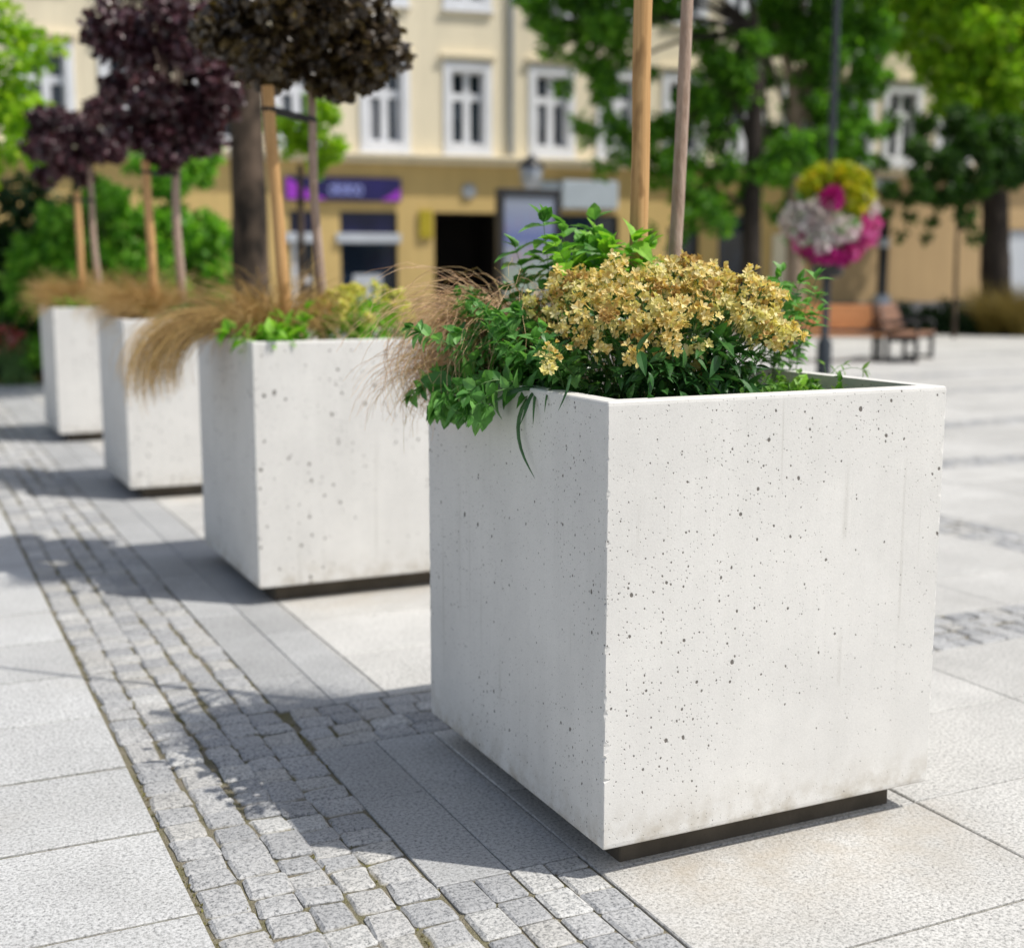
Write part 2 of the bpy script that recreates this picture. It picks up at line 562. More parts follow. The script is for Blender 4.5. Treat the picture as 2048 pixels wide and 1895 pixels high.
M['tree_shade'] = m_leaf('shaded green tree leaves', (.016, .055, .010), (.035, .10, .014), (.08, .18, .02), rough=.5, trans=.35)  # green darkened to stand for shade low in the large canopy
M['tree_lime'] = m_leaf('yellow green tree leaves', (.10, .24, .008), (.25, .45, .014), (.42, .58, .04), rough=.5, trans=.45)
M['shrub'] = m_leaf('green shrub leaves', (.055, .19, .018), (.15, .38, .03), (.28, .54, .06), rough=.5, trans=.42)
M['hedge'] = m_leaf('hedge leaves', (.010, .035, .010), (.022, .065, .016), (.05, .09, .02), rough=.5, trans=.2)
M['straw'] = m_leaf('straw coloured grass', (.20, .15, .03), (.34, .25, .05), rough=.6, trans=.2)
M['fl_white'] = m_leaf('white petunias', (.62, .55, .56), (.78, .74, .75), (.70, .52, .60), rough=.6, trans=.25, tboost=1.0)
M['fl_pink'] = m_leaf('hot pink petunias', (.50, .02, .20), (.66, .06, .34), (.74, .25, .50), rough=.6, trans=.25, tboost=1.0)
M['fl_magenta'] = m_leaf('magenta petunias', (.40, .005, .16), (.55, .01, .27), rough=.6, trans=.2, tboost=1.0)
M['fl_lime'] = m_leaf('yellow lime foliage', (.22, .34, .01), (.42, .44, .01), (.58, .44, .01), rough=.5, trans=.3)
M['fl_red'] = m_leaf('red bedding flowers', (.32, .02, .02), (.45, .07, .06), (.5, .25, .25), rough=.6, trans=.2, tboost=1.0)
M['rust'] = m_plain('rust red panel', (.36, .07, .02), .6, .2, 3)
M['lawn'] = m_plain('lawn earth', (.05, .075, .02), .95, .4, 4)

# ------------------------------------------------------------------ world, sun, camera
SUN = np.array([.575, -.49, 1.14])
SUN /= np.linalg.norm(SUN)
w = bpy.data.worlds.new('World')
SC.world = w
w.use_nodes = True
nt = w.node_tree
sky = nt.nodes.new('ShaderNodeTexSky')
sky.sky_type = 'NISHITA'
sky.sun_disc = False
sky.sun_elevation = math.asin(SUN[2])
sky.sun_rotation = math.atan2(SUN[0], SUN[1])
sky.air_density = 1.0
sky.dust_density = 1.5
bgn = nt.nodes['Background']
hsv = nt.nodes.new('ShaderNodeHueSaturation')
hsv.inputs['Saturation'].default_value = .62
nt.links.new(sky.outputs[0], hsv.inputs['Color'])
nt.links.new(hsv.outputs[0], bgn.inputs[0])
bgn.inputs[1].default_value = .132
sun = bpy.data.lights.new('sun', 'SUN')
sun.energy = 4.15
sun.angle = R(.53)
sun.color = (1.0, .955, .88)
so = bpy.data.objects.new('sun', sun)
COL.objects.link(so)
so.rotation_euler = Vector(-SUN).to_track_quat('-Z', 'Y').to_euler()
so.location = (6, -6, 12)

cd = bpy.data.cameras.new('camera')
cam = bpy.data.objects.new('camera', cd)
COL.objects.link(cam)
cd.sensor_width = 36
cd.sensor_fit = 'HORIZONTAL'
cd.lens = FPX / 2048 * 36
cd.clip_start = .05
cd.clip_end = 600
rr = math.cos(ROLL) * RH + math.sin(ROLL) * UP
uu = -math.sin(ROLL) * RH + math.cos(ROLL) * UP
cam.matrix_world = Matrix(((rr[0], uu[0], -FW[0], CAM[0]), (rr[1], uu[1], -FW[1], CAM[1]), (rr[2], uu[2], -FW[2], CAM[2]), (0, 0, 0, 1)))
cd.dof.use_dof = True
cd.dof.focus_distance = 3.05
cd.dof.aperture_fstop = 1.8
cd.dof.aperture_blades = 0
SC.camera = cam
SC.view_settings.view_transform = 'Standard'
SC.view_settings.look = 'None'
SC.view_settings.exposure = .0
SC.view_settings.gamma = 1
SC.render.film_transparent = False
SC.cycles.max_bounces = 8
SC.cycles.use_denoising = True

# ------------------------------------------------------------------ ground and paving
mb = MB()
mb.add([(-250, -120, -.0072), (250, -120, -.0072), (250, 300, -.0072), (-250, 300, -.0072)], [(0, 1, 2, 3)])
tag(mb.build('ground', M['joint']), kind='structure')

SX0, SX1, BX1 = -.893, -.366, .018        # sett strip, slab band
slabs = MB()


def slab(x0, x1, y0, y1, g=.0035, c=.003, z=None):
    """one chamfered paving slab with its own slight height and tilt"""
    x0 += g; x1 -= g; y0 += g; y1 -= g
    z = random.uniform(-.0016, .0008) if z is None else z
    tx, ty = random.uniform(-.0007, .0007), random.uniform(-.0007, .0007)
    def zz(i): return z + (tx if i in (1, 2) else -tx) + (ty if i > 1 else -ty)
    o = [(x0, y0), (x1, y0), (x1, y1), (x0, y1)]
    n = [(x0 + c, y0 + c), (x1 - c, y0 + c), (x1 - c, y1 - c), (x0 + c, y1 - c)]
    v = [(*p, -.03) for p in o] + [(*p, zz(i) - c) for i, p in enumerate(o)] + [(*p, zz(i)) for i, p in enumerate(n)]
    f = [(8, 9, 10, 11)] + [(4 + i, 4 + (i + 1) % 4, 8 + (i + 1) % 4, 8 + i) for i in range(4)] + [(i, (i + 1) % 4, 4 + (i + 1) % 4, 4 + i) for i in range(4)]
    slabs.add(v, f)


BED_Y = 15.55
CROSS = [(1.13, 1.52), (4.70, 5.10), (6.68, 7.08), (9.38, 9.78), (11.45, 11.9), (15.0, 15.4)]
# left field
ys = [.262 + .492 * k for k in range(-9, 32)]
for k in range(len(ys) - 1):
    x = SX0 - (0.0 if k % 2 else .5)
    if k % 2 == 0: slab(SX0 - .5, SX0, ys[k], ys[k + 1], .0075 + .001 * random.random())
    while x > -14:
        slab(x - 1.0, x, ys[k], ys[k + 1], .0075 + .001 * random.random())
        x -= 1.0
# band of long, tightly laid stones beside the setts
for x0, x1 in ((SX1, -.172), (-.172, BX1)):
    y = .147 if x0 < -.3 else .152
    while y < BED_Y:
        L = random.choice((.38, .46, .55))
        if y < 1.13 and y + L > .95: L = 1.13 - y
        slab(x0, x1, y, y + L, .0013, .002)
        y += L
        if abs(y - 1.13) < .001: y = 1.521
# right field, cut by cross bands of setts
xs = [BX1, 1.008, 1.93, 2.885, 3.80]
x = 4.19
while x < 46:
    xs.append(x); x += .955
edges = [-4.2] + [v for c in CROSS for v in c] + [40.0]
for bi in range(0, len(edges), 2):
    ya, yb = edges[bi], edges[bi + 1]
    n = max(1, round((yb - ya) / .54))
    for k in range(n):
        a, b = yb - (k + 1) * (yb - ya) / n, yb - k * (yb - ya) / n
        if bi == 0:
            b, a = 1.13 - .54 * k, 1.13 - .54 * (k + 1)
        for i in range(len(xs) - 1):
            if xs[i] == 3.80: continue
            if b < 1.2 and xs[i] < .1:
                slab(BX1, 1.008, a, b, .003)
            else:
                slab(xs[i], xs[i + 1], a, b, .0032)
for ya, yb in CROSS[1:]:
    for i in range(4):
        slab(xs[i], xs[i + 1], ya, yb, .0032)
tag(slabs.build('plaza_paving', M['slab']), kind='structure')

setts = MB()


def sett(x0, x1, y0, y1, n=5, rough=1.0, drop=1.0):
    """one hand split stone: domed top, rounded arrises, its own tilt"""
    j = .0065 * rough
    c = np.array([(x0, y0), (x1, y0), (x1, y1), (x0, y1)]) + RNG.uniform(-j, j, (4, 2))
    s = np.linspace(0, 1, n)
    u, v = np.meshgrid(s, s)
    e = lambda q: np.where((q == 0) | (q == 1), 0.0, 1.0)
    # pull the outer ring in less than an even grid would: arris 9 mm
    q = s.copy(); q[1] = .09; q[-2] = .91
    u, v = np.meshgrid(q, q)
    P = ((1 - u) * (1 - v))[..., None] * c[0] + (u * (1 - v))[..., None] * c[1] + (u * v)[..., None] * c[2] + ((1 - u) * v)[..., None] * c[3]
    P = P + RNG.uniform(-.0022, .0022, P.shape) * rough
    edge = np.maximum(np.abs(u - .5), np.abs(v - .5)) * 2
    z = .0040 - .0035 * edge ** 2 - np.where(edge > .99, .0050 * drop, 0) + RNG.uniform(-.0011, .0011, u.shape)
    cor = (np.abs(u - .5) * 2 > .99) & (np.abs(v - .5) * 2 > .99)
    P = np.where(cor[..., None], P * .93 + c.mean(0) * .07, P)
    z += rough * (RNG.uniform(-.003, .002) + (u - .5) * RNG.uniform(-.004, .004) + (v - .5) * RNG.uniform(-.004, .004))
    V = np.concatenate([P, z[..., None]], -1).reshape(-1, 3)
    i, k = np.meshgrid(np.arange(n - 1), np.arange(n - 1), indexing='ij')
    F = np.stack([i * n + k, i * n + k + 1, (i + 1) * n + k + 1, (i + 1) * n + k], -1).reshape(-1, 4)
    b = [k for k in range(n)] + [k * n + n - 1 for k in range(1, n)] + [n * n - 1 - k for k in range(1, n)] + [n * (n - 1 - k) for k in range(1, n - 1)]
    low = V[b].copy(); low[:, 2] = -.035
    m = len(b)
    V = np.concatenate([V, low])
    F2 = np.array([(b[(i + 1) % m], b[i], n * n + i, n * n + (i + 1) % m) for i in range(m)])
    setts.add(V, np.concatenate([F, F2]))


G = .0026
cols = np.linspace(SX0 + .004, SX1 - .002, 6)
cols[2] += .006; cols[4] -= .007
for ci in range(5):
    y = -3.2 + random.uniform(0, .1)
    ph = random.uniform(0, 6)
    while y < BED_Y:
        L = random.uniform(.082, .122)
        if random.random() < .08: L = random.uniform(.13, .17)
        wv = .007 * math.sin(y * 2.3 + ph) if 0 < ci else 0
        wv2 = .007 * math.sin(y * 2.3 + ph + .8) if ci < 4 else 0
        lat = random.gauss(0, .0022) if 0 < ci else 0
        a, b = cols[ci] + G + wv + lat, cols[ci + 1] - G + wv2 * .6 + (random.gauss(0, .0022) if ci < 4 else 0)
        sett(a, b, y + G * .7, y + L - G * .7, 5 if y < 7 else 4)
        y += L
# four more columns of evenly sawn, tightly laid setts up to the slabs
fine = np.linspace(SX1 + .001, BX1 - .002, 5)
for ci in range(4):
    y = -3.2 + random.uniform(0, .1)
    ph = random.uniform(0, 6)
    while y < .16:
        L = random.uniform(.10, .16)
        if 1.125 < y < 1.52: y = 1.521
        if y < 1.13 and y + L > 1.07: L = 1.129 - y
        w0 = .004 * math.sin(y * 2.1 + ph) if ci else 0
        w1 = .004 * math.sin(y * 2.1 + ph + .5) if ci < 3 else 0
        if y + L > .10: L = (.147 if ci < 2 else .152) - y
        if L < .02: break
        sett(fine[ci] + .0014 + w0, fine[ci + 1] - .0014 + w1, y + .0012, y + L - .0012, 4, .35, .8)
        y += L
# cross bands: rows of setts laid across
for bi, (ya, yb) in enumerate(CROSS):
    xa, xb = (SX1 + .004, 12.0) if bi == 0 else (4.2, 34.0)
    rows = np.linspace(ya, yb, 5)
    for r in range(4):
        x = xa + random.uniform(0, .03)
        while x < xb:
            L = random.uniform(.085, .13)
            if not (xs[4] - .01 < x < 4.17) and not (bi == 0 and x > 12):
                sett(x + G, x + L - G, rows[r] + G, rows[r + 1] - G, 4)
            x += L
# a second long strip parallel to the first
for ci in range(4):
    c0 = 3.80 + ci * .0975
    y = -1.5
    while y < 16:
        L = random.uniform(.09, .125)
        sett(c0 + G, c0 + .0975 - G, y + G, y + L - G, 4)
        y += L
tag(setts.build('cobbled_path', M['sett']), kind='structure')

# weedy crumbs of moss in the wide sett joints
moss = MB()
n = 2600
yy = RNG.uniform(-.9, 5.5, n) ** 1.0
ci = RNG.integers(0, 6, n)
xx = cols[ci] + RNG.normal(0, .006, n)
keep = (np.sin(yy * 3.1 + ci * 2) + np.sin(yy * 7.7 + ci)) > .2
P = np.stack([xx, yy, np.full(n, -.008)], 1)[keep]
d = rdir(len(P)); d[:, 2] = np.abs(d[:, 2]) * 1.2 + .2
moss.scatter(KITE, P, d, rdir(len(P)), RNG.uniform(.006, .014, len(P)))
M['moss'] = m_leaf('joint moss', (.15, .14, .05), (.21, .20, .06), (.22, .17, .09), rough=.9, trans=.1)
tag(moss.build('moss', M['moss']), kind='stuff', label='olive moss and crumbs growing in the sett joints', cat='moss')

# ------------------------------------------------------------------ planters
PL = [(0.0, 0.0), (-.0708, 2.9037), (-.1327, 5.8714), (-.1983, 9.0662)]
PLAB = ['big pitted concrete planter nearest the camera, filled with golden flowers',
        'pale concrete planter second in the row, lime herb spilling over its front',
        'pale concrete planter third in the row, partly hidden by hanging straw sedge',
        'pale concrete planter farthest down the row beside the hedge']


def planter_body():
    m = MB()
    wall, n = .052, 150
    zs = np.concatenate([[BZ, BZ + .004], np.linspace(BZ + .012, TOP - .010, n), [TOP - .003, TOP]])
    cor = [(0, 0), (BW, 0), (BW, BD), (0, BD)]
    sg = [(1, 1), (-1, 1), (-1, -1), (1, -1)]
    nz = [np.convolve(RNG.uniform(0, 1, len(zs) + 4), np.ones(3) / 3, 'valid')[:len(zs)] for _ in range(8)]
    ring = []
    for k, z in enumerate(zs):
        ins = .004 if k in (0, len(zs) - 1) else (.0012 if k in (1, len(zs) - 2) else 0)
        r = []
        for i, ((cx, cy), (sx, sy)) in enumerate(zip(cor, sg)):
            lowk = 1.6 if z < BZ + .25 else 1.0
            c1 = .0022 + max(0, nz[i][k] - .62) * .045 * lowk
            c2 = .0022 + max(0, nz[i + 4][k] - .62) * .030 * lowk
            a, b = (cx + sx * ins, cy + sy * (c2 + ins)), (cx + sx * (c1 + ins), cy + sy * ins)
            # walk anticlockwise round the box
            r += [a, b] if i in (0, 2) else [b, a]
        ring.append([(x, y, z) for x, y in r])
    V = np.array(ring).reshape(-1, 3)
    K = len(zs)
    F = [(8 * k + i, 8 * k + (i + 1) % 8, 8 * k + 8 + (i + 1) % 8, 8 * k + 8 + i) for k in range(K - 1) for i in range(8)]
    m.add(V, F)
    # rim, inner walls
    inner = []
    for (cx, cy), (sx, sy) in zip(cor, sg):
        inner += [(cx + sx * wall, cy + sy * wall)] * 2
    top = V[-8:]
    iv = [(x, y, TOP) for x, y in inner] + [(x, y, TOP - .2) for x, y in inner]
    m.add(np.concatenate([top, iv]), [(i, (i + 1) % 8, 8 + (i + 1) % 8, 8 + i) for i in range(8)])
    m.add(iv, [(i, (i + 1) % 8, 8 + (i + 1) % 8, 8 + i) for i in range(0, 8) if i % 2])
    m.add(V[:8][::-1], [tuple(range(8))])
    return m


def soil_mesh(x0, x1, y0, y1, z, n=40, h=.03):
    m = MB()
    u, v = np.meshgrid(np.linspace(x0, x1, n), np.linspace(y0, y1, n))
    z = z + RNG.uniform(-.5, .5, u.shape) * h * .5 + h * .6 * np.sin(u * 9) * np.cos(v * 7)
    i, k = np.meshgrid(np.arange(n - 1), np.arange(n - 1), indexing='ij')
    F = np.stack([i * n + k, i * n + k + 1, (i + 1) * n + k + 1, (i + 1) * n + k], -1).reshape(-1, 4)
    m.add(np.stack([u, v, z], -1).reshape(-1, 3), F)
    return m


def soil_crumbs(m):
    n = 900
    P = np.stack([RNG.uniform(.07, .93, n), RNG.uniform(.07, 1.02, n), TOP - .075 + RNG.uniform(-.01, .02, n)], 1)
    m.scatter(PALM, P, rdir(n), rdir(n), RNG.uniform(.006, .02, n))
    return m


proto = None
for i, (px, py) in enumerate(PL):
    root = empty('planter', (px, py, 0))
    tag(root, PLAB[i], 'planter', 'square concrete planters standing in a row')
    if i == 0:
        b = planter_body().build('concrete_box', M['concrete'], root)
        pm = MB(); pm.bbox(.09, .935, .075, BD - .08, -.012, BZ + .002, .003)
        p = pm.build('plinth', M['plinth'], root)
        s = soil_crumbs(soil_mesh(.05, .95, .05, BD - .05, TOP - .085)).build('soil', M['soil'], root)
        proto = (b, p, s)
    else:
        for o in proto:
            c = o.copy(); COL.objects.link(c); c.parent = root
            if o.name.startswith('concrete_box'):
                c.material_slots[0].link = 'OBJECT'
                c.material_slots[0].material = M['concrete_coarse']

# ------------------------------------------------------------------ plants
MINT = leaf_t(8, .62, .22, .30, .16, .36, .9)
LANCE = leaf_t(6, .34, .22, .30, 0, .42)
OVATE = leaf_t(5, .58, .20, .30, .0, .38)
SPAT = leaf_t(6, .30, .18, .35, 0, .68, .8)


def curve(p, az, th0, k, L, n=8, wob=.1):
    """a stem that leaves at th0 from vertical and bends down by k radians"""
    pts = [np.array(p, float)]
    for i in range(n):
        t = (i + .5) / n
        th = th0 + k * t ** 1.2
        a = az + wob * math.sin(3 * t + p[0] * 40)
        pts.append(pts[-1] + L / n * np.array([math.cos(a) * math.sin(th), math.sin(a) * math.sin(th), math.cos(th)]))
    return np.array(pts)


def tuft(base, n, L, azc, azs, r0=.05, w=.0011, th=(.1, .9), k=(1.0, 2.3), seg=9, frizz=.0, mi=0):
    m = MB()
    for _ in range(n):
        az = random.gauss(azc, azs)
        a0 = random.uniform(0, 6.28)
        rr_ = r0 * math.sqrt(random.random())
        p = np.array(base) + (math.cos(a0) * rr_, math.sin(a0) * rr_, random.uniform(-.01, .01))
        pts = curve(p, az, random.uniform(*th), random.uniform(*k), random.uniform(*L), seg, random.uniform(-.5, .5))
        if frizz:
            pts[2:] += np.cumsum(RNG.normal(0, frizz, (seg - 1, 3)), 0)
        wd = w * random.uniform(.7, 1.3)
        m.tube(pts, np.linspace(wd, wd * .35, seg + 1), 3, False)
    return m


def leafy(stems, tm, l0, l1, gap=.035, start=.15, pair=True, spread=1.0, tip=True):
    """stems with pairs of leaves; returns (stem mesh, leaf mesh)"""
    sm, lm = MB(), MB()
    for pts in stems:
        seg = np.linalg.norm(np.diff(pts, axis=0), axis=1)
        cum = np.concatenate([[0], np.cumsum(seg)])
        Lt = cum[-1]
        sm.tube(pts, np.linspace(.0022, .0009, len(pts)), 4, False)
        s, tw = Lt * start, random.uniform(0, 3)
        P, D, U, S = [], [], [], []
        while s < Lt:
            i = min(np.searchsorted(cum, s) - 1, len(seg) - 1)
            i = max(i, 0)
            p = pts[i] + (pts[i + 1] - pts[i]) * ((s - cum[i]) / seg[i])
            t = (pts[i + 1] - pts[i]) / seg[i]
            a = np.cross(t, [math.cos(tw), math.sin(tw), .3]); a /= np.linalg.norm(a)
            fr = s / Lt
            ln = (l0 + (l1 - l0) * fr) * random.uniform(.75, 1.2)
            for sgn in ((1, -1) if pair else (1,)):
                d = a * sgn * spread + t * .55 + RNG.normal(0, .2, 3) + np.array([0, 0, -.12])
                P.append(p); D.append(d); U.append(t + np.array([0, 0, .9]) + RNG.normal(0, .25, 3)); S.append(ln)
            tw += 1.45 + random.uniform(-.2, .2)
            s += gap * random.uniform(.7, 1.3)
        if tip:
            for q in range(4):
                a = rdir(1)[0]
                P.append(pts[-1]); D.append((pts[-1] - pts[-2]) / seg[-1] + a * .6); U.append(np.array([0, 0, 1.]) + a * .3); S.append(l1 * random.uniform(.6, .95))
        if P:
            lm.scatter(tm, P, D, U, S)
    return sm, lm


def plant(name, base, label, cat, parts, group=None):
    root = empty(name, base)
    tag(root, label, cat, group)
    for nm, m, mat in parts:
        part(m, nm, mat, root)
    return root


LEFT = math.atan2(FH[0] * 0 - RH[1], -RH[0])       # azimuth of "image left"
SOIL = TOP - .075

# --- first planter: bronze sedge at the back left
b = (.27, .90, SOIL)
m1 = tuft((b[0] - .05, b[1] + .02, SOIL + .06), 1150, (.38, .62), LEFT + .1, 1.7, .08, .00135, (.0, .34), (2.0, 4.3), 15, .0065)
m2 = tuft((b[0] - .10, b[1] + .03, SOIL + .04), 240, (.26, .42), LEFT + .15, .7, .06, .0013, (.5, 1.05), (1.4, 2.5), 12, .006)
m1.v += m2.v
for k in m2.f:
    m1.f[k] += [f + m1.n for f in m2.f[k]]; m1.m[k] += m2.m[k]
m1.n += m2.n
m3 = tuft((.05, .95, SOIL + .08), 44, (.26, .42), LEFT + .25, .5, .05, .0010, (1.0, 1.3), (1.4, 2.0), 12, .003)
m1.v += m3.v
for k in m3.f:
    m1.f[k] += [f + m1.n for f in m3.f[k]]; m1.m[k] += m3.m[k]
m1.n += m3.n
plant('sedge', b, 'bronze hair sedge tumbling over the back left rim of the nearest planter', 'ornamental grass', [('blades', m1, M['sedge'])], 'sedge tufts in the planters')
b = (.43, .98, SOIL)
plant('sedge', b, 'thin wisp of tan sedge behind the tall nettle leaved herb', 'ornamental grass',
      [('blades', tuft(b, 130, (.30, .44), 1.6, 1.5, .05, .0011, (.02, .5), (.4, 1.4), 9, .004), M['sedge'])], 'sedge tufts in the planters')

# --- balm: upright and trailing stems along the left wall
st = []
for _ in range(70):
    y = random.uniform(.33, .90)
    x = random.uniform(.06, .09 + .20 * y)
    az = LEFT + random.uniform(-1.5, 1.5)
    st.append(curve((x, y, SOIL), az, random.uniform(.05, .55), random.uniform(.2, .9), random.uniform(.15, .27) + .08 * (y > .55), 7))
for y0 in (.42, .48, .54, .60, .66, .72, .76, .80):
    st.append(curve((.06, y0, SOIL + .04), math.pi + random.uniform(-.45, .45), random.uniform(.7, 1.1), random.uniform(1.5, 2.0), random.uniform(.16, .26), 8))
sm, lm = leafy(st, MINT, .05, .042, .028, .22)
st2 = [curve((.05, y0, SOIL + .06), math.pi + random.uniform(-.3, .3), 1.1, 1.6, L, 6) for y0, L in ((.58, .16), (.70, .19), (.78, .15), (.50, .14))]
sm2, lm2 = leafy(st2, MINT, .075, .095, .04, .35)
sm.v += sm2.v
for k in sm2.f:
    sm.f[k] += [f + sm.n for f in sm2.f[k]]; sm.m[k] += sm2.m[k]
sm.n += sm2.n
lm.v += lm2.v
for k in lm2.f:
    lm.f[k] += [f + lm.n for f in lm2.f[k]]; lm.m[k] += lm2.m[k]
lm.n += lm2.n
plant('lemon_balm', (.2, .5, SOIL), 'green balm with toothed leaves trailing over the left rim of the nearest planter', 'herb',
      [('stems', sm, M['stem']), ('leaves', lm, M['mint'])])

# --- golden flowering shrub
C0, RAD = np.array([.365, .39, 1.23]), np.array([.275, .285, .205])
pet = MB(); tw = MB(); gl = MB()
PETAL = (np.array([(0, 0, 0), (.19, .30, .10), (.29, .70, .10), (0, 1.0, .0), (-.29, .70, .10), (-.19, .30, .10), (0, .5, .02)], float), np.array([(6, i, (i + 1) % 6) for i in range(6)]))


def heads(centres, normals, per, r, size):
    for c, nrm in zip(centres, normals):
        nrm = nrm / np.linalg.norm(nrm)
        old = random.random()
        for _ in range(int(per * random.uniform(.6, 1.35))):
            d = nrm + RNG.normal(0, .55, 3); d /= np.linalg.norm(d)
            p = c + d * r * random.uniform(.6, 1.1) + RNG.normal(0, r * .25, 3)
            fn = d + RNG.normal(0, .35, 3); fn /= np.linalg.norm(fn)
            a = np.cross(fn, rdir(1)[0]); a /= np.linalg.norm(a)
            bb = np.cross(fn, a)
            k = random.choice((4, 5, 5)); s = size * random.uniform(.75, 1.2)
            cup = random.uniform(.15, .9) if old < .75 else random.uniform(.9, 2.6)
            ang = np.arange(k) * 2 * math.pi / k
            D = np.cos(ang)[:, None] * a + np.sin(ang)[:, None] * bb + fn * cup
            pet.scatter(PETAL, np.repeat(p[None], k, 0), D, np.repeat(fn[None], k, 0) - D * .1, np.full(k, s) * RNG.uniform(.8, 1.15, k), 1 if old > .86 else (2 if old < .12 else 0))
            tw.tube([c - nrm * r * .6, (c + p) / 2 - nrm * r * .2, p], [.0010, .0008, .0007], 3, False)


cen, nor = [], []
while len(cen) < 150:
    d = rdir(1)[0]
    d[2] = abs(d[2]) * 1.0 - .05
    if d[1] > .75: continue
    q_ = np.sign(d) * np.abs(d) ** .62
    p = C0 + q_ * RAD * random.uniform(.80, 1.07)
    if any(np.linalg.norm(p - q) < .034 for q in cen): continue
    if p[2] < 1.235 and random.random() < .75: continue
    cen.append(p); nor.append(d / RAD * RAD.mean() + np.array([-.1, -.35, .25]))
for px_, py_, y_ in ((1110, 715, .26), (1095, 740, .25), (1400, 735, .24), (1420, 755, .22), (1280, 665, .20), (1330, 700, .18), (1380, 700, .20), (1210, 640, .2), (1560, 655, .62), (1590, 625, .66), (1540, 640, .6), (1500, 680, .55), (1480, 655, .5), (1575, 680, .6), (1530, 610, .66), (1450, 640, .42)):
    cen.append(atY(px_, py_, y_)); nor.append(np.array([-.3, -.8, .5]))
heads(cen, nor, 15, .031, .0162)
for c in cen:
    root_p = np.array([.42 + (c[0] - .42) * .45, .5 + (c[1] - .5) * .45, SOIL])
    mid = root_p * .45 + c * .55 + RNG.normal(0, .015, 3)
    tw.tube([root_p, mid, c], [.0024, .0018, .0011], 4, False)
n = 900
P = C0 + rdir(n) * RAD * (RNG.uniform(0, 1, n) ** .4)[:, None] * np.array([1.0, 1.02, .95]) - np.array([0, 0, .05])
P[:, 2] = np.clip(P[:, 2], SOIL + .0, 1.42)
P[:, 0] = np.clip(P[:, 0], .08, .68); P[:, 1] = np.clip(P[:, 1], .085, 1.0)
D = (P - C0 + np.array([0, 0, .1])) / RAD + RNG.normal(0, .5, (n, 3))
gl.scatter(LANCE, P, D, np.array([[0, 0, 1.0]]) + RNG.normal(0, .45, (n, 3)), RNG.uniform(.035, .070, n))
n = 330
P = np.stack([RNG.uniform(.12, .50, n), RNG.uniform(.09, .26, n), RNG.uniform(SOIL + .01, 1.27, n)], 1)
D = np.stack([RNG.normal(0, .7, n), RNG.normal(-.5, .5, n), RNG.normal(.15, .6, n)], 1)
gl.scatter(LANCE, P, D, np.array([[0, -.3, 1.0]]) + RNG.normal(0, .35, (n, 3)), RNG.uniform(.035, .078, n))
plant('flowering_shrub', (.55, .5, SOIL), 'mound of faded golden yellow flowers over dark green leaves', 'flowering shrub',
      [('twigs', tw, M['stem']), ('flowers', pet, [M['petal'], M['petal_old'], M['petal_new']]), ('leaves', gl, M['dark_leaf'])])


def herb(px, ybase, y, ztop_py, n, spread, label, mat, tm, l0, l1, gap=.03, name='herb', th=(.02, .35), kk=(.05, .5), start=.3):
    base = atY(px, ybase, y)
    top = atY(px, ztop_py, y)
    b = np.array([base[0], base[1], SOIL])
    H = top[2] - SOIL
    st = [curve(b + np.array([random.uniform(-spread, spread), random.uniform(-spread, spread), 0]), random.uniform(0, 6.28), random.uniform(*th), random.uniform(*kk), H * random.uniform(.72, 1.02), 8) for _ in range(n)]
    sm, lm = leafy(st, tm, l0, l1, gap, start)
    return plant(name, b, label, 'herb', [('stems', sm, M['stem']), ('leaves', lm, mat)])


herb(1135, 600, .80, 440, 7, .035, 'tall dark nettle leaved herb left of the pine stake', M['herb'], MINT, .085, .070, .034, th=(.0, .20), kk=(.0, .25), start=.35)
herb(1215, 600, .74, 450, 20, .065, 'bright lime herb sprouting between the nettle herb and the pine stake', M['lime'], MINT, .075, .068, .026, th=(.03, .30), kk=(.1, .6), start=.35)
herb(1555, 690, .66, 540, 11, .06, 'light green herb with small leaves at the right of the golden flowers', M['herb'], OVATE, .050, .046, .026, start=.3)

# low weeds on the bare soil at the right
sm, lm = MB(), MB()
st = [curve((random.uniform(.42, .90), random.uniform(.08, .62), SOIL - .005), random.uniform(0, 6.28), random.uniform(.2, 1.0), random.uniform(.3, 1.0), random.uniform(.03, .10), 5) for _ in range(230)]
sm, lm = leafy(st, OVATE, .022, .026, .014, .2)
plant('weeds', (.7, .3, SOIL), 'low mat of bright little weeds on the soil along the front right rim', 'weeds', [('stems', sm, M['stem']), ('leaves', lm, M['weed'])])
b = atY(1575, 745, .42); b[2] = SOIL
lm = MB()
D = np.array([[.55, .1, .75], [.8, -.2, .45], [-.5, -.1, .5], [.2, -.5, .5], [.35, .4, .55], [-.2, .3, .6]])
lm.scatter(SPAT, np.repeat(b[None], 6, 0), D, np.array([[-.4, -.6, .8]] * 6), [.125, .10, .09, .08, .085, .07])
plant('seedling', b, 'rosette with one long spoon shaped leaf near the back right rim', 'seedling', [('leaves', lm, M['lime'])])
b = atY(1655, 735, .62); b[2] = SOIL
st = [curve(b, a_, .1, k_, L_, 8) for a_, k_, L_ in ((.2, 1.5, .13), (3.5, .3, .09), (-.6, 1.9, .15))]
sm, lm = leafy(st, LANCE, .02, .035, .05, .6)
plant('seedling', b, 'thin bent seedling alone on the soil at the far right', 'seedling', [('stems', sm, M['stem']), ('leaves', lm, M['weed'])])


